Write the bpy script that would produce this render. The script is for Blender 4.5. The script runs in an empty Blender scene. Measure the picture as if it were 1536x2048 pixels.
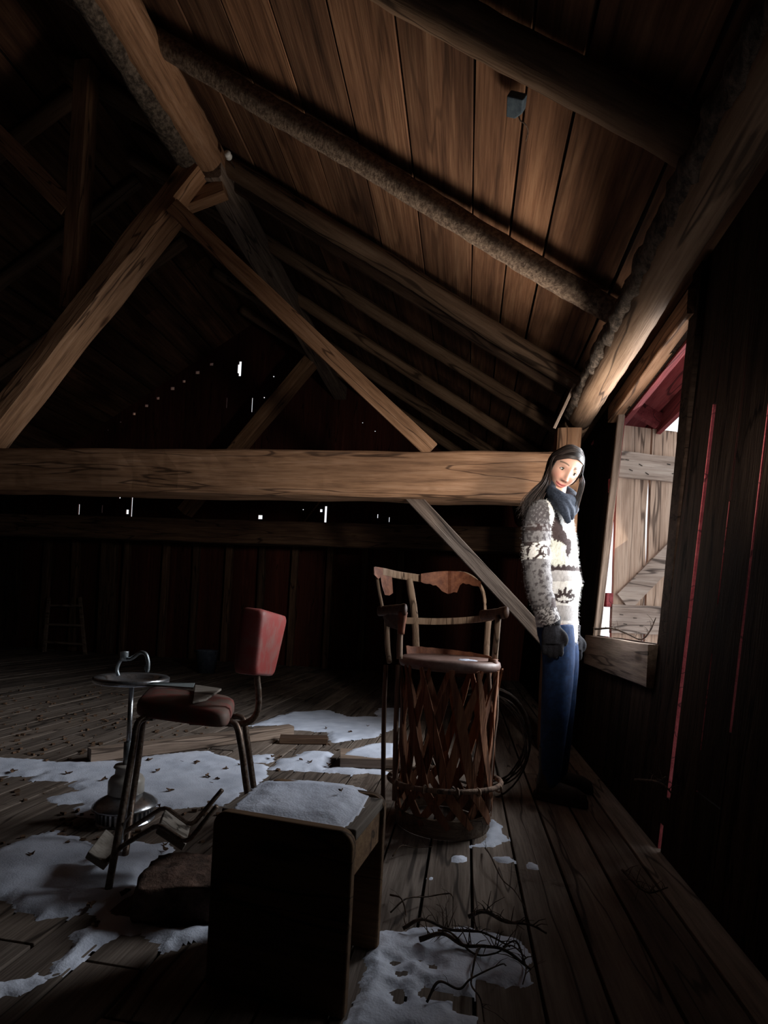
import bpy, bmesh, math, random
import numpy as np
from mathutils import Vector, Matrix, Quaternion, noise
random.seed(11)
S = bpy.context.scene
COL = S.collection
PI = math.pi

# ---------------------------------------------------------------- camera, sky, lamps, exposure
H = 0.86                       # camera height
FPX = 1088.0                   # focal length in pixels of a 1536 wide frame
YAW, ROLL = math.radians(8.6), math.radians(3.0)
PX0, PY0 = 768.0, 1226.0       # where the optical axis meets the frame (rising front: lens shift)
FWD = Vector((-math.sin(YAW), math.cos(YAW), 0))
R0 = Vector((math.cos(YAW), math.sin(YAW), 0))
U0 = Vector((0, 0, 1))
CR = R0 * math.cos(ROLL) + U0 * math.sin(ROLL)
CU = -R0 * math.sin(ROLL) + U0 * math.cos(ROLL)
CAM = Vector((0, 0, H))
cd = bpy.data.cameras.new('camera')
cam = bpy.data.objects.new('camera', cd)
COL.objects.link(cam)
cd.sensor_fit = 'HORIZONTAL'
cd.sensor_width = 24.0
cd.lens = 17.0
cd.shift_y = (PY0 - 1024.0) / 1536.0
cd.clip_start = 0.02
m = Matrix.Identity(4)
for i in range(3):
    m[i][0] = CR[i]; m[i][1] = CU[i]; m[i][2] = -FWD[i]; m[i][3] = CAM[i]
cam.matrix_world = m
S.camera = cam

S.view_settings.view_transform = 'Standard'
S.view_settings.look = 'None'
S.view_settings.gamma = 1.0
S.view_settings.use_curve_mapping = False
S.view_settings.exposure = -0.3

w = bpy.data.worlds.new('overcast_sky')
S.world = w
w.use_nodes = True
bg = w.node_tree.nodes['Background']
bg.inputs['Color'].default_value = (0.93, 0.96, 1.0, 1)
bg.inputs['Strength'].default_value = 1.6

def area_lamp(name, loc, target, sx, sy, power, color=(1, 1, 1), spread=180):
    d = bpy.data.lights.new(name, 'AREA')
    d.shape = 'RECTANGLE'; d.size = sx; d.size_y = sy
    d.energy = power; d.color = color; d.spread = math.radians(spread)
    o = bpy.data.objects.new(name, d)
    o.location = loc
    o.rotation_euler = (Vector(target) - Vector(loc)).to_track_quat('-Z', 'Y').to_euler()
    COL.objects.link(o)
    return o

def spot_lamp(name, loc, target, power, angle, blend=0.5, radius=0.05, color=(1, 1, 1)):
    d = bpy.data.lights.new(name, 'SPOT')
    d.energy = power; d.spot_size = math.radians(angle); d.spot_blend = blend
    d.shadow_soft_size = radius; d.color = color
    o = bpy.data.objects.new(name, d)
    o.location = loc
    o.rotation_euler = (Vector(target) - Vector(loc)).to_track_quat('-Z', 'Y').to_euler()
    COL.objects.link(o)
    return o

# daylight streaming in through the hay door, the snow outside throwing light up at the roof,
# and an added lamp at an invented opening in the right wall, outside the picture
area_lamp('hay_door_daylight', (1.22, 3.08, 1.62), (-1.4, 2.35, .95), 1.0, 1.2, 60, (.92, .96, 1.0), 100)
area_lamp('snow_bounce', (.92, 3.35, 1.25), (-.3, 2.85, 3.1), .7, .6, 11, (1.0, .89, .77), 58)
area_lamp('added_side_lamp', (.80, 1.37, 1.38), (-.05, 3.6, 1.52), .08, .30, 7, (1.0, .92, .82), 76)


# ---------------------------------------------------------------- pixel -> place
def ray(px, py):
    return FWD * FPX + CR * (px - PX0) + CU * (PY0 - py)
def at(px, py, Y=None, X=None, Z=None):
    d = ray(px, py)
    if Y is not None: t = Y / d.y
    elif X is not None: t = X / d.x
    else: t = (Z - H) / d.z
    return CAM + d * t

# ---------------------------------------------------------------- mesh helpers
class MB:
    def __init__(self):
        self.v = []; self.f = []; self.tone = []
    def add(self, vs, fs, tone=0.5):
        n = len(self.v)
        self.v += [tuple(p) for p in vs]
        self.f += [tuple(i + n for i in f) for f in fs]
        self.tone += [tone] * len(vs)
        return self
    def box(self, c, s, rot=None, tone=0.5):
        c = Vector(c); hx, hy, hz = s[0] / 2, s[1] / 2, s[2] / 2
        vs = [Vector((x, y, z)) for x in (-hx, hx) for y in (-hy, hy) for z in (-hz, hz)]
        if rot is not None: vs = [rot @ p for p in vs]
        vs = [p + c for p in vs]
        fs = [(0, 1, 3, 2), (4, 6, 7, 5), (0, 4, 5, 1), (2, 3, 7, 6), (0, 2, 6, 4), (1, 5, 7, 3)]
        return self.add(vs, fs, tone)
    def bar(self, p0, p1, wd, ht, up=(0, 0, 1), tone=0.5):
        p0, p1 = Vector(p0), Vector(p1)
        x = (p1 - p0).normalized(); u = Vector(up)
        y = u.cross(x).normalized(); z = x.cross(y)
        vs = []
        for p in (p0, p1):
            for a, b in ((-1, -1), (1, -1), (1, 1), (-1, 1)):
                vs.append(p + y * (a * wd / 2) + z * (b * ht / 2))
        fs = [(0, 3, 2, 1), (4, 5, 6, 7), (0, 1, 5, 4), (1, 2, 6, 5), (2, 3, 7, 6), (3, 0, 4, 7)]
        return self.add(vs, fs, tone)
    def tube(self, pts, r, n=10, tone=0.5, closed=False, caps=True, flat=1.0, nz=0.0, seed=0.0):
        pts = [Vector(p) for p in pts]; N = len(pts)
        rs = r if isinstance(r, (list, tuple)) else [r] * N
        prev = None; vs = []
        for i, p in enumerate(pts):
            if closed: t = pts[(i + 1) % N] - pts[i - 1]
            else: t = pts[min(i + 1, N - 1)] - pts[max(i - 1, 0)]
            t.normalize()
            if prev is None:
                a = Vector((0, 0, 1)) if abs(t.z) < 0.9 else Vector((1, 0, 0))
                prev = (a - t * a.dot(t)).normalized()
            else:
                prev = (prev - t * prev.dot(t))
                if prev.length < 1e-6: prev = t.orthogonal()
                prev.normalize()
            b = t.cross(prev)
            for k in range(n):
                an = 2 * PI * k / n
                rr = rs[i]
                q = p + prev * (math.cos(an) * rr) + b * (math.sin(an) * rr * flat)
                if nz: 
                    d = (q - p)
                    q = p + d * (1 + nz * noise.noise(q * 14 + Vector((seed, 0, 0))) + 0.5 * nz * noise.noise(q * 40))
                vs.append(q)
        fs = []
        M = N if closed else N - 1
        for i in range(M):
            for k in range(n):
                a = i * n + k; b_ = i * n + (k + 1) % n
                c = ((i + 1) % N) * n + (k + 1) % n; d = ((i + 1) % N) * n + k
                fs.append((a, b_, c, d))
        if caps and not closed:
            fs.append(tuple(reversed(range(n))))
            fs.append(tuple((N - 1) * n + k for k in range(n)))
        return self.add(vs, fs, tone)
    def lathe(self, prof, n=32, c=(0, 0, 0), tone=0.5):
        c = Vector(c); vs = []; fs = []
        for (r, z) in prof:
            for k in range(n):
                a = 2 * PI * k / n
                vs.append(c + Vector((r * math.cos(a), r * math.sin(a), z)))
        for i in range(len(prof) - 1):
            for k in range(n):
                fs.append((i * n + k, i * n + (k + 1) % n, (i + 1) * n + (k + 1) % n, (i + 1) * n + k))
        return self.add(vs, fs, tone)
    def prism(self, poly, z0, z1, tone=0.5):
        n = len(poly)
        vs = [(x, y, z0) for x, y in poly] + [(x, y, z1) for x, y in poly]
        fs = [tuple(reversed(range(n))), tuple(range(n, 2 * n))]
        fs += [(i, (i + 1) % n, n + (i + 1) % n, n + i) for i in range(n)]
        return self.add(vs, fs, tone)
    def build(self, name, mat, parent=None, smooth=False, bevel=0.0, matrix=None, loc=None, subsurf=0):
        me = bpy.data.meshes.new(name)
        vs = self.v
        if loc is not None:
            l = Vector(loc); vs = [tuple(Vector(p) - l) for p in vs]
        me.from_pydata(vs, [], self.f)
        at_ = me.attributes.new('tone', 'FLOAT', 'POINT')
        at_.data.foreach_set('value', np.array(self.tone, dtype=np.float32))
        bm = bmesh.new(); bm.from_mesh(me)
        bmesh.ops.recalc_face_normals(bm, faces=bm.faces)
        bm.to_mesh(me); bm.free()
        if smooth: me.polygons.foreach_set('use_smooth', [True] * len(me.polygons))
        me.materials.append(mat)
        o = bpy.data.objects.new(name, me)
        COL.objects.link(o)
        if loc is not None: o.location = loc
        if matrix is not None: o.matrix_world = matrix
        if parent is not None: o.parent = parent
        if bevel:
            b = o.modifiers.new('bevel', 'BEVEL'); b.width = bevel; b.segments = 3; b.limit_method = 'ANGLE'
        if subsurf:
            b = o.modifiers.new('subsurf', 'SUBSURF'); b.levels = subsurf; b.render_levels = subsurf
        return o

def empty(name, loc, rz=0.0):
    o = bpy.data.objects.new(name, None)
    o.empty_display_size = 0.05
    o.location = loc; o.rotation_euler = (0, 0, rz)
    COL.objects.link(o)
    return o
def tag(o, label, cat, group=None, kind=None):
    if label: o['label'] = label
    if cat: o['category'] = cat
    if group: o['group'] = group
    if kind: o['kind'] = kind
    return o
def structure(o, label=None):
    o['kind'] = 'structure'
    if label: o['label'] = label
    return o
def child(o, parent):
    """Parent a mesh whose vertices are in world space under an Empty, keeping it in place."""
    o.parent = parent
    bpy.context.view_layer.update()
    o.matrix_parent_inverse = parent.matrix_world.inverted()
    return o
def spline(pts, n=8):
    """Catmull-Rom through points."""
    P = [Vector(p) for p in pts]
    P = [P[0] * 2 - P[1]] + P + [P[-1] * 2 - P[-2]]
    out = []
    for i in range(1, len(P) - 2):
        for k in range(n):
            t = k / n
            a, b, c, d = P[i - 1], P[i], P[i + 1], P[i + 2]
            out.append(0.5 * ((2 * b) + (c - a) * t + (2 * a - 5 * b + 4 * c - d) * t * t + (3 * b - a - 3 * c + d) * t ** 3))
    out.append(P[-2])
    return out
def sstep(a, b, x):
    t = np.clip((x - a) / (b - a), 0, 1)
    return t * t * (3 - 2 * t)

# ---------------------------------------------------------------- materials
def nodes_of(name):
    mt = bpy.data.materials.new(name); mt.use_nodes = True
    nt = mt.node_tree
    return mt, nt, nt.nodes['Principled BSDF']
def N(nt, t, **kw):
    n = nt.nodes.new(t)
    for k, v in kw.items(): setattr(n, k, v)
    return n
def ramp(nt, stops):
    r = N(nt, 'ShaderNodeValToRGB')
    e = r.color_ramp.elements
    while len(e) > 1: e.remove(e[-1])
    e[0].position = stops[0][0]; e[0].color = (*stops[0][1], 1)
    for p, c in stops[1:]:
        x = e.new(p); x.color = (*c, 1)
    return r
def wood(name, dark, mid, light, along='x', rough=0.85, bump=0.4, scale=1.0, patches=0.5, stain=None, spec=0.2, checks=.75, tones=((.7, .68, .68), (1.25, 1.2, 1.15))):
    """Weathered timber: fibres, rings of darker patches, cracks; grain runs along one object axis."""
    mt, nt, b = nodes_of(name)
    L = nt.links.new
    tc = N(nt, 'ShaderNodeTexCoord')
    tone = N(nt, 'ShaderNodeAttribute', attribute_name='tone')
    off = N(nt, 'ShaderNodeVectorMath', operation='SCALE'); off.inputs[0].default_value = (7.3, 3.1, 5.7)
    L(tone.outputs['Fac'], off.inputs['Scale'])
    add = N(nt, 'ShaderNodeVectorMath', operation='ADD')
    L(tc.outputs['Object'], add.inputs[0]); L(off.outputs[0], add.inputs[1])
    def mapped(sa, sc):
        mp = N(nt, 'ShaderNodeMapping')
        s = {'x': (sa, sc, sc), 'y': (sc, sa, sc), 'z': (sc, sc, sa)}[along]
        mp.inputs['Scale'].default_value = s
        L(add.outputs[0], mp.inputs['Vector'])
        return mp
    n1 = N(nt, 'ShaderNodeTexNoise'); n1.inputs['Scale'].default_value = 1; n1.inputs['Detail'].default_value = 8; n1.inputs['Roughness'].default_value = .65
    L(mapped(1.6 * scale, 26 * scale).outputs[0], n1.inputs['Vector'])
    n2 = N(nt, 'ShaderNodeTexNoise'); n2.inputs['Scale'].default_value = 1; n2.inputs['Detail'].default_value = 4
    L(mapped(0.9 * scale, 5 * scale).outputs[0], n2.inputs['Vector'])
    n2.inputs['Distortion'].default_value = 1.2
    n3 = N(nt, 'ShaderNodeTexNoise'); n3.inputs['Scale'].default_value = 1; n3.inputs['Detail'].default_value = 6
    L(mapped(6 * scale, 130 * scale).outputs[0], n3.inputs['Vector'])
    r1 = ramp(nt, [(0.28, dark), (0.5, mid), (0.75, light)])
    L(n1.outputs['Fac'], r1.inputs['Fac'])
    mx = N(nt, 'ShaderNodeMixRGB', blend_type='MULTIPLY'); mx.inputs['Fac'].default_value = patches
    r2 = ramp(nt, [(0.3, (.25, .2, .18)), (0.6, (1, 1, 1))])
    L(n2.outputs['Fac'], r2.inputs['Fac'])
    L(r1.outputs[0], mx.inputs[1]); L(r2.outputs[0], mx.inputs[2])
    m3 = N(nt, 'ShaderNodeMixRGB', blend_type='MULTIPLY'); m3.inputs['Fac'].default_value = .45
    r3 = ramp(nt, [(0.32, (.45, .4, .38)), (0.52, (1, 1, 1))])
    L(n3.outputs['Fac'], r3.inputs['Fac'])
    L(mx.outputs[0], m3.inputs[1]); L(r3.outputs[0], m3.inputs[2])
    # board-to-board tone
    rt = ramp(nt, [(0, tones[0]), (1, tones[1])])
    L(tone.outputs['Fac'], rt.inputs['Fac'])
    m4 = N(nt, 'ShaderNodeMixRGB', blend_type='MULTIPLY'); m4.inputs['Fac'].default_value = 1
    L(m3.outputs[0], m4.inputs[1]); L(rt.outputs[0], m4.inputs[2])
    last = m4.outputs[0]
    # drying checks that follow the grain, and scattered knots
    n4 = N(nt, 'ShaderNodeTexNoise'); n4.inputs['Scale'].default_value = 1; n4.inputs['Detail'].default_value = 3; n4.inputs['Roughness'].default_value = .45
    L(mapped(.55 * scale, 6.5 * scale).outputs[0], n4.inputs['Vector'])
    d4 = N(nt, 'ShaderNodeMath', operation='SUBTRACT'); d4.inputs[1].default_value = .5; L(n4.outputs['Fac'], d4.inputs[0])
    a4 = N(nt, 'ShaderNodeMath', operation='ABSOLUTE'); L(d4.outputs[0], a4.inputs[0])
    r4 = ramp(nt, [(0.0, (.06, .05, .05)), (.004, (.12, .1, .1)), (.011, (1, 1, 1))]); L(a4.outputs[0], r4.inputs['Fac'])
    v4 = N(nt, 'ShaderNodeTexVoronoi'); v4.inputs['Scale'].default_value = 1
    L(mapped(1.7 * scale, 4.2 * scale).outputs[0], v4.inputs['Vector'])
    k4 = ramp(nt, [(0.0, (.16, .12, .1)), (.07, (.35, .28, .25)), (.12, (1, 1, 1))]); L(v4.outputs['Distance'], k4.inputs['Fac'])
    m6 = N(nt, 'ShaderNodeMixRGB', blend_type='MULTIPLY'); m6.inputs['Fac'].default_value = checks; L(last, m6.inputs[1]); L(r4.outputs[0], m6.inputs[2])
    m7 = N(nt, 'ShaderNodeMixRGB', blend_type='MULTIPLY'); m7.inputs['Fac'].default_value = .8; L(m6.outputs[0], m7.inputs[1]); L(k4.outputs[0], m7.inputs[2])
    last = m7.outputs[0]
    if stain:
        nn = N(nt, 'ShaderNodeTexNoise'); nn.inputs['Scale'].default_value = stain[1]; nn.inputs['Detail'].default_value = 8; nn.inputs['Roughness'].default_value = .7
        L(tc.outputs['Object'], nn.inputs['Vector'])
        rr = ramp(nt, [(stain[2], (0, 0, 0)), (stain[2] + .08, (1, 1, 1))])
        L(nn.outputs['Fac'], rr.inputs['Fac'])
        m5 = N(nt, 'ShaderNodeMixRGB'); L(rr.outputs[0], m5.inputs['Fac'])
        L(last, m5.inputs[1]); m5.inputs[2].default_value = (*stain[0], 1)
        last = m5.outputs[0]
    L(last, b.inputs['Base Color'])
    b.inputs['Roughness'].default_value = rough
    b.inputs['Specular IOR Level'].default_value = spec
    sm = N(nt, 'ShaderNodeMath', operation='ADD'); L(n1.outputs['Fac'], sm.inputs[0]); L(n3.outputs['Fac'], sm.inputs[1])
    bp = N(nt, 'ShaderNodeBump'); bp.inputs['Strength'].default_value = bump; bp.inputs['Distance'].default_value = .006
    L(sm.outputs[0], bp.inputs['Height']); L(bp.outputs[0], b.inputs['Normal'])
    return mt
def plain(name, col, col2=None, rough=.6, metal=0.0, scale=20, bump=.2, spec=.3, dist=.003, thr=(.4, .65)):
    mt, nt, b = nodes_of(name); L = nt.links.new
    tc = N(nt, 'ShaderNodeTexCoord')
    n = N(nt, 'ShaderNodeTexNoise'); n.inputs['Scale'].default_value = scale; n.inputs['Detail'].default_value = 8; n.inputs['Roughness'].default_value = .65
    L(tc.outputs['Object'], n.inputs['Vector'])
    r = ramp(nt, [(thr[0], col), (thr[1], col2 or col)])
    L(n.outputs['Fac'], r.inputs['Fac']); L(r.outputs[0], b.inputs['Base Color'])
    b.inputs['Roughness'].default_value = rough; b.inputs['Metallic'].default_value = metal
    b.inputs['Specular IOR Level'].default_value = spec
    bp = N(nt, 'ShaderNodeBump'); bp.inputs['Strength'].default_value = bump; bp.inputs['Distance'].default_value = dist
    L(n.outputs['Fac'], bp.inputs['Height']); L(bp.outputs[0], b.inputs['Normal'])
    return mt
def painted(name, attr, rough=.9, scale=300, bump=.3, dist=.002, spec=.15, sss=0.0, sheen=0.0):
    """Colour comes from a vertex colour attribute (knit pattern, skin tones)."""
    mt, nt, b = nodes_of(name); L = nt.links.new
    a = N(nt, 'ShaderNodeAttribute', attribute_name=attr)
    L(a.outputs['Color'], b.inputs['Base Color'])
    tc = N(nt, 'ShaderNodeTexCoord')
    n = N(nt, 'ShaderNodeTexNoise'); n.inputs['Scale'].default_value = scale; n.inputs['Detail'].default_value = 4
    L(tc.outputs['Object'], n.inputs['Vector'])
    bp = N(nt, 'ShaderNodeBump'); bp.inputs['Strength'].default_value = bump; bp.inputs['Distance'].default_value = dist
    L(n.outputs['Fac'], bp.inputs['Height']); L(bp.outputs[0], b.inputs['Normal'])
    b.inputs['Roughness'].default_value = rough; b.inputs['Specular IOR Level'].default_value = spec
    if sheen: b.inputs['Sheen Weight'].default_value = sheen
    if sss:
        b.inputs['Subsurface Weight'].default_value = sss
        b.inputs['Subsurface Radius'].default_value = (.01, .004, .002)
    return mt

def hair_mat():
    mt, nt, b = nodes_of('brown_hair'); L = nt.links.new
    a = N(nt, 'ShaderNodeAttribute', attribute_name='tone')
    r = ramp(nt, [(0, (.010, .007, .006)), (.6, (.032, .021, .018)), (1, (.085, .056, .046))]); L(a.outputs['Fac'], r.inputs['Fac'])
    L(r.outputs[0], b.inputs['Base Color']); b.inputs['Roughness'].default_value = .5; b.inputs['Specular IOR Level'].default_value = .3
    return mt
M = {}
M['timber'] = wood('hewn_timber', (.15, .08, .045), (.36, .197, .107), (.50, .305, .19), 'x', patches=.4)
M['greytimber'] = wood('grey_timber', (.10, .075, .06), (.25, .19, .15), (.38, .30, .24), 'x', patches=.4)
M['log'] = wood('peeled_log', (.11, .068, .042), (.25, .16, .10), (.37, .26, .175), 'x', patches=.4, scale=.7)
M['darktimber'] = wood('dark_timber', (.05, .03, .02), (.12, .07, .045), (.2, .13, .08), 'x')
M['bark'] = plain('bark', (.035, .025, .018), (.16, .12, .09), rough=.95, scale=34, bump=1.0, dist=.02)
M['roof'] = wood('roof_boards', (.06, .03, .018), (.19, .098, .054), (.32, .19, .11), 'y', patches=.85, scale=.62, checks=.4, tones=((.55, .52, .52), (1.3, 1.22, 1.15)))
M['shingle'] = wood('shingles', (.04, .03, .025), (.08, .06, .05), (.1, .08, .07), 'y')
M['floor'] = wood('floor_boards', (.10, .08, .065), (.20, .165, .14), (.29, .245, .21), 'y', patches=.6, stain=((.05, .035, .025), 3.0, .60))
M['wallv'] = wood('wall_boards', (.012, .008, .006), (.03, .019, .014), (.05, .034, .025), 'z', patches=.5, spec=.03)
M['wallred'] = wood('red_wall_boards', (.05, .014, .009), (.085, .022, .014), (.12, .038, .024), 'z', patches=.5)
M['redpaint'] = wood('red_paint', (.14, .025, .028), (.23, .045, .05), (.29, .08, .08), 'y', patches=.25, stain=((.3, .24, .2), 9, .66))
M['shutter'] = wood('shutter_wood', (.30, .21, .15), (.46, .34, .26), (.58, .47, .38), 'z', patches=.35, bump=.25)
M['shutterx'] = wood('batten_wood', (.26, .20, .16), (.46, .38, .32), (.6, .53, .46), 'x', patches=.35, bump=.3)
M['iron'] = plain('dark_iron', (.02, .018, .016), (.07, .05, .04), rough=.6, metal=.6, scale=40)
M['rust'] = plain('rusty_steel', (.12, .07, .045), (.24, .20, .17), rough=.42, metal=.6, scale=90, thr=(.4, .65))
M['chrome'] = plain('pitted_chrome', (.55, .57, .6), (.28, .26, .25), rough=.28, metal=.9, scale=70, bump=.1, thr=(.5, .72))
M['castmetal'] = plain('dull_cast_metal', (.45, .5, .52), (.25, .28, .3), rough=.42, metal=.8, scale=50, bump=.2)
M['milkglass'] = plain('milk_glass', (.55, .52, .47), (.45, .4, .35), rough=.35, scale=25, bump=.05, spec=.5)
M['vinyl'] = plain('dusty_red_vinyl', (.36, .065, .058), (.31, .15, .13), rough=.55, scale=18, bump=.15, thr=(.42, .72))
M['seatvinyl'] = plain('dirty_red_vinyl', (.30, .05, .042), (.17, .11, .09), rough=.65, scale=12, bump=.2, thr=(.3, .55))
M['leather'] = plain('cracked_leather', (.15, .052, .03), (.29, .115, .06), rough=.6, scale=30, bump=.5)
M['seatleather'] = plain('dusty_leather', (.20, .12, .10), (.30, .20, .17), rough=.5, scale=22, bump=.3)
M['cedar'] = wood('cedar_slat', (.14, .06, .035), (.31, .14, .078), (.44, .24, .14), 'z', patches=.4, scale=1.5)
M['stick'] = wood('peeled_stick', (.18, .125, .09), (.35, .255, .185), (.48, .37, .28), 'z', patches=.3, scale=1.5)
M['stoolwood'] = wood('stool_wood', (.08, .045, .025), (.2, .12, .065), (.3, .19, .1), 'x', patches=.3, bump=.15)
M['stooltop'] = wood('stool_top', (.12, .10, .085), (.2, .17, .145), (.27, .235, .2), 'y', patches=.4)
M['stepboard'] = wood('step_board', (.26, .24, .21), (.38, .35, .31), (.48, .45, .41), 'x', patches=.3, bump=.15)
M['barkpole'] = plain('scabby_pole', (.10, .065, .045), (.28, .20, .14), rough=.9, scale=45, bump=.9, dist=.012)
M['greywoodband'] = wood('base_band_wood', (.08, .06, .045), (.2, .15, .11), (.3, .24, .18), 'x', patches=.4)
M['stickdark'] = wood('barked_stick', (.09, .06, .045), (.24, .16, .12), (.36, .27, .2), 'z', patches=.4, scale=1.5)
M['armleather'] = plain('dark_leather', (.06, .03, .02), (.14, .07, .045), rough=.6, scale=35, bump=.5)
M['skin'] = painted('skin', 'paint', rough=.5, scale=400, bump=.05, spec=.35, sss=.15)
M['skinplain'] = plain('ear_skin', (.62, .36, .27), (.66, .38, .29), rough=.55)
M['eye'] = painted('eye', 'paint', rough=.15, bump=0, spec=.6)
M['lash'] = plain('lashes', (.02, .014, .012), rough=.6)
M['hair'] = hair_mat()
M['knit'] = painted('wool_knit', 'paint', rough=.95, scale=420, bump=.7, dist=.003, spec=.1, sheen=.25)
M['navy'] = plain('navy_wool', (.010, .014, .024), (.028, .036, .055), rough=.95, scale=120, bump=.6)
M['denim'] = plain('blue_denim', (.005, .018, .06), (.009, .034, .105), rough=.85, scale=40, bump=.3)
M['glove'] = plain('black_wool', (.008, .008, .011), (.02, .02, .026), rough=.95, scale=160, bump=.6)
M['boot'] = plain('dark_boot', (.02, .016, .014), (.04, .03, .025), rough=.6)
M['rock'] = plain('crumbly_block', (.05, .03, .022), (.17, .10, .075), rough=.95, scale=16, bump=1, dist=.02)
M['twig'] = plain('twig_bark', (.03, .02, .015), (.11, .07, .045), rough=.9, scale=60)
M['leaf'] = plain('dry_leaf', (.07, .04, .025), (.16, .09, .05), rough=.9, scale=60)
M['bluecloth'] = plain('faded_blue_cloth', (.05, .07, .09), (.09, .12, .14), rough=.9, scale=30)
M['porcelain'] = plain('porcelain', (.75, .74, .7), (.6, .58, .53), rough=.25, spec=.5)
M['enamel'] = plain('blue_enamel', (.05, .07, .11), (.12, .14, .18), rough=.35, scale=25, spec=.5)
M['paleglass'] = plain('pale_board', (.35, .40, .41), (.28, .33, .34), rough=.6, scale=20)
M['blanket'] = plain('outdoor_snow', (.82, .84, .88), (.88, .9, .93), rough=.8, scale=2)
def snow_mat():
    mt, nt, b = nodes_of('snow'); L = nt.links.new
    tc = N(nt, 'ShaderNodeTexCoord')
    n = N(nt, 'ShaderNodeTexNoise'); n.inputs['Scale'].default_value = 160; n.inputs['Detail'].default_value = 6
    L(tc.outputs['Object'], n.inputs['Vector'])
    n2 = N(nt, 'ShaderNodeTexNoise'); n2.inputs['Scale'].default_value = 7; n2.inputs['Detail'].default_value = 5
    L(tc.outputs['Object'], n2.inputs['Vector'])
    r = ramp(nt, [(.3, (.56, .61, .73)), (.6, (.72, .77, .90))])
    L(n2.outputs['Fac'], r.inputs['Fac']); L(r.outputs[0], b.inputs['Base Color'])
    b.inputs['Roughness'].default_value = .55
    b.inputs['Specular IOR Level'].default_value = .4
    bp = N(nt, 'ShaderNodeBump'); bp.inputs['Strength'].default_value = .5; bp.inputs['Distance'].default_value = .003
    L(n.outputs['Fac'], bp.inputs['Height']); L(bp.outputs[0], b.inputs['Normal'])
    return mt
M['snow'] = snow_mat()

# ---------------------------------------------------------------- timbers
def frame_of(p0, p1, up):
    p0, p1 = Vector(p0), Vector(p1)
    x = (p1 - p0).normalized(); u = Vector(up)
    y = u.cross(x).normalized(); z = x.cross(y)
    mm = Matrix.Identity(4)
    for i in range(3):
        mm[i][0] = x[i]; mm[i][1] = y[i]; mm[i][2] = z[i]; mm[i][3] = p0[i]
    return mm, (p1 - p0).length
def timber(name, p0, p1, wd, ht, mat, up=(0, 0, 1), wob=.006, cham=.012, seed=0, end_cut=0.0, parent=None):
    """Hewn timber from p0 to p1: chamfered, slightly wavy faces. Local X is the grain."""
    mm, Ln = frame_of(p0, p1, up)
    ns = max(2, int(Ln / .12)); mb = MB(); vs = []; fs = []
    sec = [(-wd/2+cham, -ht/2), (0, -ht/2), (wd/2-cham, -ht/2), (wd/2, -ht/2+cham), (wd/2, 0), (wd/2, ht/2-cham),
           (wd/2-cham, ht/2), (0, ht/2), (-wd/2+cham, ht/2), (-wd/2, ht/2-cham), (-wd/2, 0), (-wd/2, -ht/2+cham)]
    n = len(sec)
    for i in range(ns + 1):
        x = Ln * i / ns
        for k, (y, z) in enumerate(sec):
            q = Vector((x * 2.3, y * 9 + seed * 3.7, z * 9))
            dy = wob * noise.noise(q); dz = wob * noise.noise(q + Vector((9.1, 4, 2)))
            vs.append((x + (end_cut * z if i in (0, ns) else 0), y + dy, z + dz))
    for i in range(ns):
        for k in range(n):
            fs.append((i*n+k, i*n+(k+1) % n, (i+1)*n+(k+1) % n, (i+1)*n+k))
    fs.append(tuple(reversed(range(n)))); fs.append(tuple(ns*n+k for k in range(n)))
    mb.add(vs, fs, (seed * .37) % 1)
    o = mb.build(name, mat, matrix=mm)
    return o
def log(name, p0, p1, r0, r1, mat, nz=.12, seed=0, n=18, bend=0.0, flat=1.0):
    mm, Ln = frame_of(p0, p1, (0, 0, 1))
    ns = max(4, int(Ln / .06)); pts = []; rs = []
    for i in range(ns + 1):
        t = i / ns; x = Ln * t
        pts.append((x, .02 * noise.noise(Vector((x * .9, seed, 0))), bend * math.sin(PI * t) + .015 * noise.noise(Vector((x * .9, seed, 7)))))
        rs.append(r0 + (r1 - r0) * t)
    mb = MB(); mb.tube(pts, rs, n=n, nz=nz, seed=seed * 5.3, flat=flat, tone=(seed * .37) % 1)
    return mb.build(name, mat, matrix=mm, smooth=True)

# ================================================================ THE SETTING
SL = 0.639                     # roof slope
RB = 2.16                      # underside of the roof boards above camera height at X = 0
RL = 2.06                      # centre of the pole rafters
XR = -3.42                      # ridge
def roof_z(x, r=RB): return H + r - SL * (x if x > XR else 2 * XR - x)
def xw(z): return .835 + .06 * (z - .86)       # the right wall leans outward a little
YB, YF, XL = 7.9, -2.6, -7.2
WY0, WY1, WZ0, WZ1 = at(1327, 1035, X=.83).y, 3.66, .79, 2.2        # hay door opening in the right wall
DY0, DY1, DZ0, DZ1 = 1.2, 1.55, .95, 1.75            # invented opening made for the added side lamp, beyond the picture's right edge

# floor planks, long in Y
seams = [-.09 + .1535 * k for k in range(-47, 8)]
mb = MB()
for a, b_ in zip(seams, seams[1:]):
    ys = [YF]
    while ys[-1] < YB: ys.append(ys[-1] + random.uniform(2.2, 4.2))
    ys[-1] = YB
    for y0, y1 in zip(ys, ys[1:]):
        g = random.uniform(.0025, .006)
        dz = random.uniform(-.004, 0)
        mb.box(((a + b_) / 2, (y0 + y1) / 2, -.016 + dz), (b_ - a - 2 * g, y1 - y0 - .008, .032),
               Matrix.Rotation(random.uniform(-.012, .012), 3, 'Y'), random.random())
mb.box(((seams[0] + .95) / 2, (YF + YB) / 2, -.09), (.97 - seams[0], YB - YF + .1, .03), None, .1)
structure(mb.build('floor', M['floor'], bevel=.003))

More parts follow.
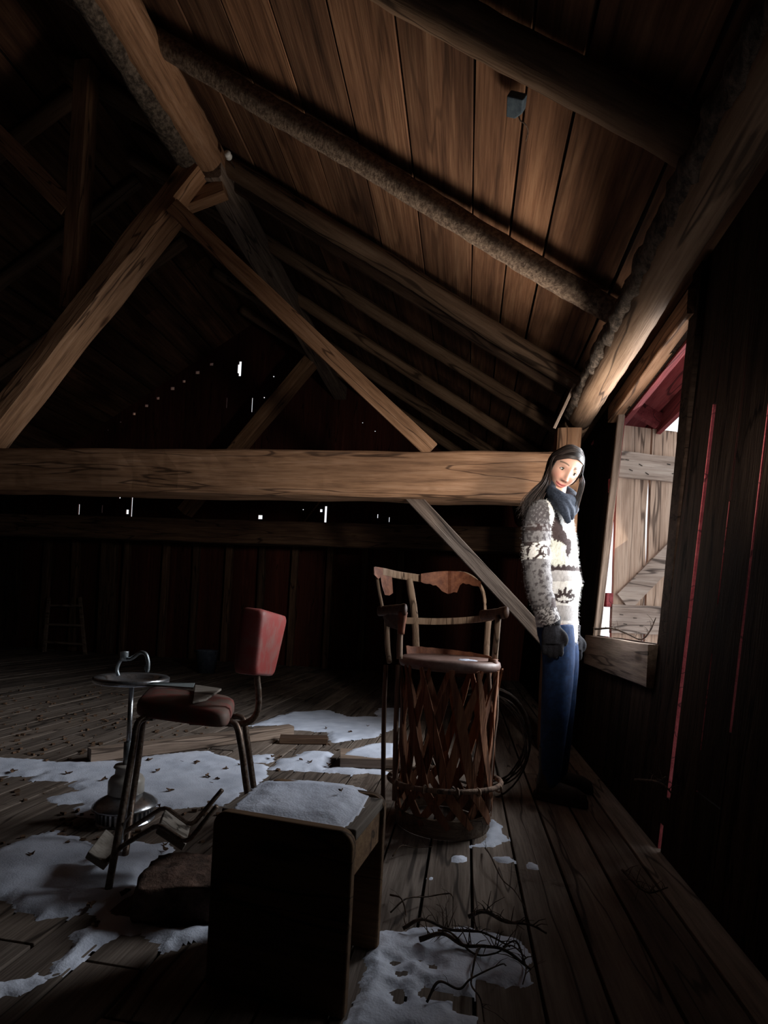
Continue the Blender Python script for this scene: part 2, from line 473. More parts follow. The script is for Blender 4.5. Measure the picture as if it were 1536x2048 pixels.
# roof boards of the right slope (long in Y), with the shingles closing the gaps behind
def slope_boards(name, xs, sign):
    mb = MB()
    for a, b_ in zip(xs, xs[1:]):
        za, zb = roof_z(a), roof_z(b_)
        th = math.atan2(zb - za, b_ - a)
        Ls = math.hypot(b_ - a, zb - za)
        ys = [YF - .1, random.uniform(5.4, 6.8), YB + .3]
        for y0, y1 in zip(ys, ys[1:]):
            lift = random.uniform(0, .014)
            g = random.uniform(.006, .013)
            c = Vector(((a + b_) / 2, (y0 + y1) / 2, (za + zb) / 2 + .014 + lift))
            # slightly ragged long edges
            ny = max(2, int((y1 - y0) / .18)); vs = []; fs = []
            R = Matrix.Rotation(-th, 3, 'Y')
            for i in range(ny + 1):
                y = -(y1 - y0) / 2 + (y1 - y0) * i / ny + (.003 if i == 0 else 0)
                e0 = -Ls / 2 + g + .006 * noise.noise(Vector((y * 1.7, a * 9, 1)))
                e1 = Ls / 2 - g + .006 * noise.noise(Vector((y * 1.7, a * 9, 5)))
                for (ex, ez) in ((e0, -.013), (e1, -.013), (e1, .013), (e0, .013)):
                    vs.append(R @ Vector((ex, y, ez)) + c)
            for i in range(ny):
                for k in range(4): fs.append((i*4+k, i*4+(k+1) % 4, (i+1)*4+(k+1) % 4, (i+1)*4+k))
            fs.append((3, 2, 1, 0)); fs.append((ny*4, ny*4+1, ny*4+2, ny*4+3))
            mb.add(vs, fs, random.random())
    return structure(mb.build(name, M['roof']))
rx = [1.24, .99, .66, .315, .13, -.075, -.41, -.73, -1.06, -1.38, -1.72, -2.05, -2.4, -2.75, -3.1, XR]
slope_boards('ceiling', list(reversed(rx)), 1)
lx = [XR - .33 * k for k in range(0, 13)] + [XL - .1]
slope_boards('ceiling', list(reversed(lx)), -1)
for xa, xb in ((XR, 1.27), (XL - .3, XR)):
    mb = MB(); za, zb = roof_z(xa) + .06, roof_z(xb) + .06
    mb.add([(xa, YF - .3, za), (xb, YF - .3, zb), (xb, YB + .4, zb), (xa, YB + .4, za),
            (xa, YF - .3, za + .03), (xb, YF - .3, zb + .03), (xb, YB + .4, zb + .03), (xa, YB + .4, za + .03)],
           [(0, 1, 2, 3), (4, 7, 6, 5), (0, 4, 5, 1), (1, 5, 6, 2), (2, 6, 7, 3), (3, 7, 4, 0)], .3)
    structure(mb.build('ceiling', M['shingle']))

# right wall: upright boards with open joints, broken by the hay door and the invented opening
bounds = [YF]
fixed = {}
y = YF
wall_list = []
# joints that let daylight in (measured), as (y_start, y_end)
gaps = [(1.685, 1.70, .010), (1.86, 1.869, .004), (2.20, 2.245, .012)]
cuts = [YF, -2.3, -2.0, -1.7, -1.4, -1.1, -.9, -.72, -.55, -.38, -.2, 0, .2, .4, .6, .8, 1.0, DY0, 1.38, DY1, 1.80]
cuts_b = [1.814, 1.99, None, 1.998, 2.20, None, 2.232, 2.40, WY0, 2.80, 3.02, 3.25, 3.45, WY1, 3.84, 4.05, 4.27, 4.5, 4.7, 4.95, 5.15, 5.4, 5.6, 5.85, 6.1, 6.3, 6.55, 6.8, 7.0, 7.25, 7.5, 7.7, YB]
segs = list(zip(cuts, cuts[1:]))
prev = None
for c in cuts_b:
    if c is None: prev = None; continue
    if prev is not None: segs.append((prev, c))
    prev = c
mb = MB()
T = .026
def wall_board(y0, y1, z0, z1, tone):
    mb.add([(xw(z0), y0, z0), (xw(z0), y1, z0), (xw(z0) + T, y1, z0), (xw(z0) + T, y0, z0),
            (xw(z1), y0, z1), (xw(z1), y1, z1), (xw(z1) + T, y1, z1), (xw(z1) + T, y0, z1)],
           [(0, 1, 2, 3), (4, 7, 6, 5), (0, 4, 5, 1), (1, 5, 6, 2), (2, 6, 7, 3), (3, 7, 4, 0)], tone)
for (a, b_) in segs:
    t = random.random(); a += .0004; b_ -= .0004
    if a >= DY0 - .01 and b_ <= DY1 + .01: wall_board(a, b_, -.03, DZ0, t); wall_board(a, b_, DZ1, 2.62, t)
    elif a >= WY0 - .01 and b_ <= WY1 + .01:
        wall_board(a, b_, -.03, WZ0 - random.uniform(0, .01), t); wall_board(a, b_, WZ1, 2.62, t)
    elif a > 1.81 and a < 1.82:
        wall_board(a, b_, -.03, .31, t); wall_board(a, b_, .315, 2.62, t)
    elif a > 2.23 and a < 2.24:
        wall_board(a + .03, b_, -.03, .10, t); wall_board(a, b_, .10, 2.62, t)
    else: wall_board(a, b_, -.03, 2.62, t)
# slivers that close the open joints above and below the places where daylight shows
for (a, b_), zz in (((1.80, 1.814), ((-.03, .55), (1.60, 2.62))), ((1.99, 1.998), ((-.03, .45), (.78, .95), (1.30, 2.62))), ((2.20, 2.232), ((-.03, .21), (1.72, 2.62)))):
    for z0, z1 in zz: wall_board(a + .0002, b_ - .0002, z0, z1, .3)
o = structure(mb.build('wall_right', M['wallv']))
o.data.materials.append(M['redpaint'])
for p in o.data.polygons:         # the outside face and the weathered board edges carry the barn's red paint
    if abs(p.normal.y) > .9 or p.normal.x > .9: p.material_index = 1
# window_1: the frame of the hay door opening
wf = structure(empty('window_1', (xw(WZ0), (WY0 + WY1) / 2, WZ0)))
def frame_bar(name, p0, p1, wd, ht, mat, up, seed, red=False):
    o = timber(name, p0, p1, wd, ht, mat, up=up, wob=.004, cham=.004, seed=seed)
    child(o, wf)
    return o
frame_bar('header', (xw(WZ1) - .02, WY0 - .06, WZ1 + .055), (xw(WZ1) - .02, WY1 + .12, WZ1 + .055), .07, .11, M['timber'], (0, 0, 1), 3)
frame_bar('sill', (xw(WZ0) - .02, WY0 - .02, WZ0 - .10), (xw(WZ0) - .02, WY1 + .12, WZ0 - .10), .045, .19, M['greytimber'], (0, 0, 1), 4)
frame_bar('jamb', (xw(WZ0) - .002, WY1 - .012, WZ0 - .005), (xw(WZ1) - .002, WY1 - .012, WZ1), .03, .042, M['greytimber'], (1, 0, 0), 5)
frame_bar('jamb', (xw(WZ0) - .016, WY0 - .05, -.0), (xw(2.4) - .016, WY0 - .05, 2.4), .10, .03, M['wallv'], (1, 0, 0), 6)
mb = MB(); mb.bar((xw(WZ1) + .045, WY0 - .3, WZ1 + .05), (xw(WZ1) + .045, WY1 + .3, WZ1 + .05), .035, .13)
child(mb.build('red_casing', M['redpaint']), wf)['label'] = 'red painted outer casing of the hay door header'

# eave outside the opening: red soffit boards and fascia
mb = MB()
for k, (xa, xb) in enumerate(((.95, 1.05), (1.055, 1.15))):
    za, zb = roof_z(xa) - .05, roof_z(xb) - .05
    mb.add([(xa, 1.0, za), (xb, 1.0, zb), (xb, 6, zb), (xa, 6, za), (xa, 1.0, za + .02), (xb, 1.0, zb + .02), (xb, 6, zb + .02), (xa, 6, za + .02)],
           [(0, 1, 2, 3), (4, 7, 6, 5), (0, 4, 5, 1), (1, 5, 6, 2), (2, 6, 7, 3), (3, 7, 4, 0)], k * .6)
structure(mb.build('trim_7', M['redpaint']), 'red painted soffit boards under the eave outside the hay door')
mb = MB(); xa = 1.19
mb.bar((xa, 1.0, roof_z(xa) - .06), (xa, 6, roof_z(xa) - .06), .03, .13)
structure(mb.build('trim_8', M['redpaint']), 'red fascia board along the eave outside')
for k, yy in enumerate((2.9, 3.72, 4.5)):
    mb = MB(); mb.bar((.93, yy, roof_z(.93) - .10), (1.17, yy, roof_z(1.17) - .09), .05, .09)
    tag(mb.build('rafter_tail', M['redpaint'], bevel=.004), 'short red painted rafter tail under the eave outside the hay door', 'rafter tail', 'red rafter tails outside the hay door')

# left wall, front wall (behind the camera)
mb = MB(); y = YF
while y < YB:
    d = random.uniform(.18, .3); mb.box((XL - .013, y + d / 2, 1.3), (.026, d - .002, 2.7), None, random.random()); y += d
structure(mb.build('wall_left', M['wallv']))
mb = MB(); x = XL
while x < .95:
    d = .25; hgt = roof_z(x + d / 2) + .1
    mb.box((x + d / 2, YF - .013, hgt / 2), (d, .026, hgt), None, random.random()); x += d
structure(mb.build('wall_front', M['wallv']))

# back wall with the knot holes and open joints that show the sky
holes = []
def hole(px, py0, py1, wpx):
    p0 = at(px, py1, Y=YB); p1 = at(px, py0, Y=YB); k = p0.y * 1.06 / FPX
    holes.append((p0.x - wpx * k / 2, p0.x + wpx * k / 2, min(p0.z, p1.z), max(p0.z, p1.z)))
for h_ in ((157, 1008, 1029, 3.2), (204, 1010, 1026, 1.8), (262, 993, 1036, 3), (254, 1019, 1028, 6.5), (239, 990, 997, 3.5), (520, 1030, 1038, 9),
           (650, 1012, 1048, 4.5), (656, 995, 1000, 13), (642, 1018, 1024, 5), (479, 722, 752, 5.5), (478, 728, 746, 8), (453, 795, 816, 1.3), (503, 795, 824, 2.0),
           (528, 793, 796, 3), (547, 751, 754, 3), (575, 770, 773, 3), (725, 844, 846, 2), (750, 861, 863, 2.2), (755, 1028, 1036, 1.5),
           (20, 993, 997, 4), (42, 979, 982, 4), (606, 1018, 1020, 2.5), (678, 1048, 1052, 2), (778, 1034, 1044, 1.2),
           (423, 726, 731, 7), (395, 742, 748, 8), (368, 760, 765, 6), (345, 774, 780, 8), (316, 794, 799, 6), (293, 809, 814, 7), (268, 825, 830, 6), (241, 843, 845, 3.5), (216, 859, 861, 2)):
    hole(*h_)
xs = sorted(set([XL, XR, 1.0] + [v for h_ in holes for v in h_[:2]] + [XL + .27 * k for k in range(1, 31)]))
zs = sorted(set([-.12, roof_z(XR) + .1] + [v for h_ in holes for v in h_[2:]] + [.4 * k for k in range(1, 12)]))
mb = MB()
def roofcap(x): return roof_z(x) + .1
vid = {}
def vert(x, z):
    key = (round(x, 5), round(z, 5))
    if key not in vid:
        vid[key] = len(mb.v); mb.v.append((x, YB, z)); mb.tone.append((math.floor((x - XL) / .27) * .618) % 1)
    return vid[key]
for xa, xb in zip(xs, xs[1:]):
    for za, zb in zip(zs, zs[1:]):
        cx, cz = (xa + xb) / 2, (za + zb) / 2
        if any(h_[0] < cx < h_[1] and h_[2] < cz < h_[3] for h_ in holes): continue
        if za > max(roofcap(xa), roofcap(xb)): continue
        mb.f.append((vert(xa, za), vert(xb, za), vert(xb, zb), vert(xa, zb)))
o = structure(mb.build('wall_back', M['wallred']))
sd = o.modifiers.new('solid', 'SOLIDIFY'); sd.thickness = .025; sd.offset = -1 if False else 1

# snowy ground outside, a storey below the loft floor
mb = MB(); mb.add([(-60, -60, -2.7), (60, -60, -2.7), (60, 60, -2.7), (-60, 60, -2.7)], [(0, 1, 2, 3)])
structure(mb.build('ground', M['blanket']), 'snow covered ground outside the barn')

# ================================================================ TIMBER FRAME
YT = 3.76                      # first truss
pL = at(-40, 938, Y=YT); pR = at(1050, 956, Y=YT)
zc = (at(500, 895, Y=YT - .1).z + at(500, 990, Y=YT - .1).z) / 2
bt = timber('tie_beam', (XL + .05, YT, zc), (.66, YT, zc - .005), .22, .315, M['timber'], wob=.012, cham=.014, seed=1)
tag(bt, 'massive hewn brown tie beam with long cracks, spanning the loft behind the person', 'beam')
# cracks in its face (cut grooves: dark slits modelled as thin recessed strips)
YT2 = 6.75
b2 = timber('tie_beam', (XL + .05, YT2, zc), (.82, YT2, zc), .22, .30, M['darktimber'], wob=.012, seed=2)
tag(b2, 'dark far tie beam in front of the back wall', 'beam')

def inplane(px, py, Y): return at(px, py, Y=Y)
# canted strut up to the purlin
J = at(398, 345, Y=YT)
S0 = at(-20, 880, Y=YT)
st = timber('strut', S0 + (S0 - J).normalized() * .02, J, .16, .22, M['timber'], up=(0, -1, 0), wob=.01, seed=5)
tag(st, 'slanting hewn strut rising from the tie beam to the purlin, left of the centre', 'strut')
s2a = S0.copy(); s2b = J.copy(); s2a.y = s2b.y = YT2
st2 = timber('strut', s2a, s2b, .15, .2, M['timber'], up=(0, -1, 0), wob=.01, seed=6)
tag(st2, 'dim slanting strut of the far truss in the dark gable', 'strut')
# mirrored strut and left purlin in the dark
def mir(p): return Vector((2 * XR - p.x, p.y, p.z))
q0, q1 = mir(S0) , mir(J)
kp0 = at(145, 622, Y=YT); kp1 = Vector((kp0.x + .02, YT, roof_z(kp0.x) - .08))
kp = timber('king_post', kp0, kp1, .14, .13, M['timber'], up=(0, 1, 0), wob=.004, seed=7)
tag(kp, 'upright square post standing on the slanting strut at upper left', 'post')
ls = timber('strut', at(150, 430, Y=YT + .02), at(-60, 215, Y=YT + .02), .15, .17, M['timber'], up=(0, -1, 0), wob=.008, seed=8)
tag(ls, 'dim strut sloping up to the left from the square upright post', 'strut')
# purlin in two pieces meeting over the strut
xp, zp = J.x + .06, J.z + .07
pu = log('purlin', (xp - .03, -2.4, zp + .02), (xp, YT + .06, zp + .03), .135, .125, M['timber'], nz=.10, seed=3, n=16)
tag(pu, 'rough purlin log with bark on its left flank, running overhead from the top left', 'purlin')
mb = MB()
pts = [(xp - .03 - .075 + .004 * noise.noise(Vector((y * 3, 0, 0))), y, zp - .025) for y in np.linspace(-2.4, YT - .05, 90)]
mb.tube(pts, .098, n=14, nz=.14, seed=2)
bk = mb.build('bark_strip', M['bark'], smooth=True); child(bk, pu); bk['label'] = 'strip of grey bark left on the purlin'
p2 = timber('purlin', (xp + .03, YT - .02, zp - .03), (xp + .05, YB - .03, zp - .03), .18, .2, M['greytimber'], wob=.012, seed=4)
tag(p2, 'darker squared purlin continuing from the joint toward the gable', 'purlin')
cb = timber('joint_block', at(352, 415, Y=YT + .06), at(450, 378, Y=YT + .06), .12, .09, M['timber'], up=(0, -1, 0), wob=.005, seed=9)
tag(cb, 'short block wedged between the strut and the purlin joint', 'block')
# thin brace from the joint down to the beam
br = timber('brace', at(345, 412, Y=YT - .12), at(862, 901, Y=YT - .02), .115, .03, M['timber'], up=(0, -1, 0), wob=.004, cham=.003, seed=10)
br.data.materials[0] = M['timber']
tag(br, 'long thin sawn brace sloping from the purlin joint down to the beam top', 'brace')
kb0 = at(822, 990, Y=YT - .02); kb1 = at(1020, 1203, Y=YT - .02); kd = (kb1 - kb0).normalized()
kb = timber('knee_brace', kb0 - kd * .05, kb1 + kd * .42, .095, .04, M['greytimber'], up=(0, -1, 0), wob=.003, cham=.004, seed=11)
tag(kb, 'pale sawn knee brace running from under the beam down behind the barrel chair', 'brace')
# post carrying the beam end
po = timber('wall_post', (.60, YT + .02, 0), (.61, YT + .02, 2.14), .16, .15, M['timber'], up=(0, 1, 0), wob=.008, seed=12)
tag(po, 'brown upright post carrying the beam end, behind the person by the hay door', 'post')
# plate log along the wall head
pl = log('wall_plate', (.695, 3.85, 2.255), (.695, .9, 2.255), .085, .085, M['log'], nz=.06, seed=6, n=18)
tag(pl, 'thick wall plate log with bark on its inner side above the hay door', 'log')
mb = MB(); mb.tube([(.695 - .045, y, 2.255 + .028) for y in np.linspace(3.83, .95, 90)], .068, n=16, nz=.30, seed=8)
bk = mb.build('bark_strip', M['bark'], smooth=True); child(bk, pl); bk['label'] = 'rough dark bark left on the wall plate log'
pl2 = log('wall_plate', (.695, 3.9, 2.255), (.695, YB - .03, 2.255), .085, .085, M['log'], nz=.06, seed=7)
tag(pl2, 'farther wall plate log beyond the post, lost in the dark', 'log')
sp = timber('slat', at(1150, 768, Y=3.5), at(1108, 856, Y=3.62), .018, .03, M['greytimber'], up=(0, -1, 0), wob=.003, cham=.002, seed=13)
tag(sp, 'small crooked lath hanging from the end of the wall plate log', 'lath')
# pole rafters of the right slope
rlabels = {0: 'pole rafter nearest overhead, almost black against the boards', 1: 'thick bark-flecked pole rafter crossing the lit roof boards',
           2: 'smooth peeled pole rafter just behind the bark-flecked one', 3: 'dim pole rafter third back along the lit roof boards',
           4: 'dark pole rafter next beyond the dim third one'}
RY = {-1: 1.2, 0: 1.96, 1: 2.97, 2: 3.84, 3: 4.72, 4: 5.6, 5: 6.45, 6: 7.3}
for k, yy in RY.items():
    x0, x1 = .70, XR + .05
    r_ = {0: .072, 1: .064, 2: .070}.get(k, .06)
    mat = M['bark'] if k == 99 else M['log']
    o = log('rafter', (x0, yy, roof_z(x0, RL)), (x1, yy + .02, roof_z(x1, RL)), r_ * .9, r_ * 1.05, mat, nz=.07 if k != 1 else .09, seed=20 + k, n=18)
    if k == 1: o.data.materials[0] = M['barkpole']
    tag(o, rlabels.get(k, 'pole rafter of the right roof slope lost in darkness'), 'rafter', 'pole rafters of the right roof slope')
pk = timber('rafter_board', (.62, 3.97, roof_z(.62, RL) - .02), (XR + .6, 3.99, roof_z(XR + .6, RL) - .02), .035, .13, M['darktimber'], wob=.008, cham=.004, seed=14)
tag(pk, 'reddish sawn plank fixed along the far side of the smooth peeled rafter', 'plank')
for k, yy in enumerate((1.4, 2.3, 3.2, 4.1, 5.0, 5.9)):
    x0, x1 = XR - .05, XL + .1
    o = log('rafter', (x0, yy, roof_z(x0, RL)), (x1, yy, roof_z(x1, RL)), .06, .055, M['log'], nz=.07, seed=40 + k, n=12)
    tag(o, 'dark pole rafter of the left roof slope, barely lit', 'rafter', 'pole rafters of the left roof slope')

# ---- back wall framing: girt, studs, a ladder, a pail
gy = YB - .09
z_g = at(300, 1052, Y=gy).z
gt = timber('girt', (XL + .05, gy, z_g), (.8, gy, z_g), .12, .2, M['darktimber'], wob=.01, seed=15)
tag(gt, 'dark horizontal girt across the back wall above the uprights', 'girt')
for k, (px, wpx, deep) in enumerate(((92, 14, 0), (152, 14, 0), (222, 34, .05), (255, 12, .03), (330, 12, 0), (392, 12, 0), (456, 13, 0), (524, 12, 0), (588, 12, 0), (660, 12, 0), (730, 12, 0), (800, 12, 0))):
    p = at(px, 1150, Y=gy)
    ww = wpx * gy * 1.06 / FPX
    o = timber('wall_stud', (p.x, gy - deep, 0), (p.x + random.uniform(-.02, .02), gy - deep, z_g - .10), ww, .09, M['darktimber'], up=(0, 1, 0), wob=.008, seed=50 + k)
    lab = {2: 'broad split post against the back wall, widest of the uprights', 3: 'upright close beside the broad split post on the back wall'}.get(k, 'narrow dark stud against the reddish back wall')
    tag(o, lab, 'stud', 'studs of the back wall')
ld = empty('ladder', at(125, 1330, Y=YB - .5))
lx0, lx1 = at(88, 1320, Y=YB - .5), at(170, 1320, Y=YB - .5)
mb_l = []
for pa, pb in ((lx0, at(98, 1195, Y=YB - .2)), (lx1, at(160, 1195, Y=YB - .2))):
    pa = Vector((pa.x, pa.y, 0)); mb = MB(); mb.bar(pa, pb, .05, .03, up=(0, 1, 0)); child(mb.build('rail', M['greytimber'], bevel=.004), ld); mb_l.append((pa, pb))
for t in (.18, .5, .85):
    a = mb_l[0][0].lerp(mb_l[0][1], t); b_ = mb_l[1][0].lerp(mb_l[1][1], t)
    mb = MB(); mb.bar(a, b_, .06, .03, up=(0, 0, 1)); child(mb.build('rung', M['greytimber'], bevel=.004), ld)
tag(ld, 'short wooden stepladder leaning at the dark back wall', 'ladder')
pb = at(412, 1345, Z=0)
pe = empty('pail', pb)
mb = MB(); mb.lathe([(.0, .004), (.105, .004), (.11, .0), (.135, .27), (.142, .275), (.138, .28), (.13, .27), (.104, .01), (0, .012)], 32)
mb.build('body', M['enamel'], pe, smooth=True)
mb = MB(); mb.tube([(.138 * math.cos(a), .138 * math.sin(a) * .35 - .05, .27 - .09 * math.sin(a)) for a in np.linspace(0, PI, 14)], .004, n=6)
mb.build('bail_handle', M['iron'], pe, smooth=True)
tag(pe, 'dark blue pail on the floor far behind the red stool chair', 'pail')

# white insulator, cloth scrap, cord at the roof
ip = at(459, 316, Y=3.70)
ie = empty('insulator', ip)
mb = MB(); mb.lathe([(0, 0), (.02, 0), (.026, .012), (.018, .022), (.026, .034), (.02, .046), (0, .046)], 20)
o = mb.build('knob', M['porcelain'], ie, smooth=True); o.rotation_euler = (PI / 2, 0, 0)
mb = MB(); mb.tube([(0, 0, 0), (0, .09, 0)], .004, n=8); mb.build('nail', M['iron'], ie)
tag(ie, 'small white porcelain insulator knob nailed to the peeled rafter', 'insulator')
def on_roof(px, py, dz=.0):
    d = ray(px, py); # plane z = H + RB - SL x - dz
    t = (RB - dz) / (d.z + SL * d.x)
    return CAM + d * t
cps = [on_roof(*p, .03) for p in ((1022, 178), (1056, 186), (1052, 216), (1038, 226), (1020, 222))]
mb = MB()
nrm = Vector((SL, 0, 1)).normalized()
top = [p - nrm * .03 for p in cps]
mb.add(cps + top, [(0, 1, 2, 3, 4), (9, 8, 7, 6, 5)] + [(i, (i + 1) % 5, 5 + (i + 1) % 5, 5 + i) for i in range(5)])
tag(mb.build('cloth_scrap', M['bluecloth'], bevel=.006), 'faded blue grey scrap stuffed against the roof boards near the top', 'cloth')
mb = MB(); mb.tube(spline([on_roof(*p, d) for p, d in (((1036, 222), .03), ((1040, 240), .05), ((1050, 248), .04), ((1056, 262), .03), ((1052, 282), .04))], 6), .0025, n=6)
tag(mb.build('cord', M['twig'], smooth=True), 'thin cord dangling below the blue grey scrap on the roof boards', 'cord')
mb = MB(); mb.tube(spline([at(x, y, Y=YB - .1) for x, y in ((652, 988), (630, 1015), (606, 1048))], 4), .012, n=7)
tag(mb.build('stick', M['timber'], smooth=True), 'thin stick leaning by the bright slits of the back wall', 'stick')

# ================================================================ THE SHUTTER AND VINES OUTSIDE
hx, hy = xw(.9) + .075, WY1 + .045
sh = empty('wooden_shutter', (hx - .005, hy, WZ0 - .05), math.radians(21)); sh.rotation_euler = (0, math.radians(-1.0), math.radians(21))
SW, SZ = 1.0, 1.42
mb_edges = [(.035, .27), (.285, .47), (.476, .70), (.706, 1.02)]
for k, (a, b_) in enumerate(mb_edges):
    mb = MB(); nz_ = 26; vs = []; fs = []
    for i in range(nz_ + 1):
        z = SZ * i / nz_
        ea = a + .004 * noise.noise(Vector((k * 3, z * 4, 0)))
        eb = b_ + .006 * noise.noise(Vector((k * 3 + 1.5, z * 4, 0)))
        if k == 0 and .45 < z < 1.1: eb -= .012 * math.sin((z - .45) / .65 * PI)
        if k == 1 and .30 < z < .36: a2 = .018
        if k == 1 and abs(z - .42) < .03: ea += .03
        vs += [(ea, .0, z), (eb, .0, z), (eb, .022, z), (ea, .022, z)]
    for i in range(nz_):
        for j in range(4): fs.append((i*4+j, i*4+(j+1) % 4, (i+1)*4+(j+1) % 4, (i+1)*4+j))
    fs += [(3, 2, 1, 0), (nz_*4, nz_*4+1, nz_*4+2, nz_*4+3)]
    mb.add(vs, fs, random.random())
    mb.build('board', M['shutter'], sh)
for z0, hh, sd in ((.16, .185, 1), (1.16, .165, 2)):
    mb = MB(); ns = 20; vs = []; fs = []
    for i in range(ns + 1):
        x = .015 + .98 * i / ns
        e0 = -hh / 2 + .006 * noise.noise(Vector((x * 5, sd, 0))); e1 = hh / 2 + .006 * noise.noise(Vector((x * 5, sd, 3)))
        vs += [(x, -.026, z0 + e0), (x, -.0015, z0 + e0), (x, -.0015, z0 + e1), (x, -.026, z0 + e1)]
    for i in range(ns):
        for j in range(4): fs.append((i*4+j, i*4+(j+1) % 4, (i+1)*4+(j+1) % 4, (i+1)*4+j))
    fs += [(3, 2, 1, 0), (ns*4, ns*4+1, ns*4+2, ns*4+3)]
    mb.add(vs, fs, sd * .3)
    bt_ = mb.build('batten', M['shutterx'], sh)
    for xk, zk in ((.07, .03), (.10, -.03), (.17, .01), (.22, -.04), (.38, .03), (.42, -.03)):
        mb = MB(); mb.bar((xk, -.0265, z0 + zk), (xk + .022, -.032, z0 + zk - .006 + random.uniform(-.008, .008)), .004, .004)
        mb.build('nail', M['iron'], bt_)
mb = MB(); mb.bar((.10, -.012, .27), (.92, -.012, 1.06), .022, .14, up=(0, 0, 1)); mb.build('brace', M['shutterx'], sh)
for z in (.28, 1.02):
    mb = MB(); mb.box((.0, -.004, z), (.05, .03, .09)); mb.build('hinge', M['redpaint'], sh, bevel=.004)['label'] = 'red painted hinge block'
tag(sh, 'weathered grey brown board shutter with Z brace, swung open outside the hay door', 'shutter')

def vine(name, pts, r, label, group=None, mat='twig', fuzz=0):
    P = spline(pts, 8); n = len(P)
    mb = MB(); mb.tube(P, [r * (1 - .6 * i / n) for i in range(n)], n=6, nz=.25)
    for k in range(fuzz):
        i = random.randrange(1, n - 1); d = Vector((random.uniform(-1, 1), random.uniform(-1, 1), random.uniform(-.3, 1))).normalized()
        L_ = random.uniform(.02, .07)
        mb.tube([P[i], P[i] + d * L_ * .5 + Vector((0, 0, .005)), P[i] + d * L_], [r * .22, r * .18, r * .1], n=4)
    o = mb.build(name, M[mat], smooth=True)
    return tag(o, label, 'twig', group)
vine('vine', [at(1190, 1258, Y=3.35), at(1225, 1257, Y=3.2), at(1255, 1268, Y=3.05), at(1282, 1279, Y=2.9), at(1300, 1262, Y=2.8), at(1312, 1235, Y=2.76)], .006, 'dry curling vine lying over the sill of the hay door', fuzz=26)
vine('vine', [at(1270, 1560, X=.72), at(1305, 1562, X=.74), at(1330, 1572, X=.76), at(1345, 1590, X=.77)], .006, 'dry vine tangle by the long red crack of the right wall', fuzz=20)
vine('vine', [at(1245, 1740, Z=.03), at(1275, 1772, Z=.04), at(1300, 1785, Z=.06), at(1335, 1775, Z=.12)], .005, 'dry vine on the dark floor by the small bright wall hole', fuzz=26)

# ================================================================ BARREL CHAIR
bc = Vector((-.055, 2.295, 0))
ch = empty('barrel_chair', bc)
def cpart(mb, name, mat, parent=None, **kw):
    o = mb.build(name, M[mat], **kw)
    p = parent or ch
    return child(o, p)
def ringpt(phi, r, z): return bc + Vector((r * math.sin(phi), -r * math.cos(phi), z))     # phi 0 faces the camera
def prof_r(z): return .188 + .022 * abs((z - .25) / .42) ** 1.5
# base band
mb = MB(); mb.lathe([(.194, .002), (.198, .074), (.190, .076), (.186, .002), (.194, .002)], 48, bc); cpart(mb, 'base_band', 'greywoodband', smooth=False)
# lattice slats, each its own
for s in (1, -1):
    for k in range(12):
        phi0 = 2 * PI * k / 12 + (.12 if s < 0 else 0) + random.uniform(-.05, .05)
        mb = MB(); vs = []; fs = []; ns = 14; wd = random.uniform(.030, .042)
        for i in range(ns + 1):
            t = i / ns; z = .655 - t * .61
            phi = phi0 + s * (.80 * t + .35 * max(0, t - .78) / .22)
            r = prof_r(z) + s * .0045 + (.006 * math.sin(t * 9 + k))
            taper = min(1, .35 + 2.6 * t) * (1 if t < .9 else 1 - (t - .9) * 4)
            w2 = wd * taper / 2
            c = ringpt(phi, r, z); tan = Vector((math.cos(phi), math.sin(phi), 0)); rad = Vector((math.sin(phi), -math.cos(phi), 0))
            ax = (tan + Vector((0, 0, .45 * s))).normalized()
            for a, b_ in ((-w2, -.003), (w2, -.003), (w2, .003), (-w2, .003)): vs.append(c + ax * a + rad * b_)
        for i in range(ns):
            for j in range(4): fs.append((i*4+j, i*4+(j+1) % 4, (i+1)*4+(j+1) % 4, (i+1)*4+j))
        fs += [(3, 2, 1, 0), (ns*4, ns*4+1, ns*4+2, ns*4+3)]
        mb.add(vs, fs, random.random()); cpart(mb, 'slat', 'cedar')
# hoop of bent withe tied round the barrel, slightly tilted
hp = [bc + Vector((.232 * math.sin(a), -.225 * math.cos(a), .180 + .018 * math.cos(a) + .008 * math.sin(a))) for a in np.linspace(0, 2 * PI, 49)[:-1]]
mb = MB(); mb.tube(hp, .0105, n=10, closed=True, nz=.12); hoop = cpart(mb, 'hoop', 'stickdark', smooth=True)
for a in (.25, .62, -.3, 1.2, -.9):
    p = bc + Vector((.232 * math.sin(a), -.225 * math.cos(a), .180 + .018 * math.cos(a)))
    t = Vector((math.cos(a), math.sin(a), 0)); rad = Vector((math.sin(a), -math.cos(a), 0))
    mb = MB(); mb.tube([p + rad * .014 * math.cos(b_) + Vector((0, 0, .014 * math.sin(b_))) for b_ in np.linspace(0, 2 * PI, 13)[:-1]], .004, n=6, closed=True)
    cpart(mb, 'binding', 'stick', hoop, smooth=True)
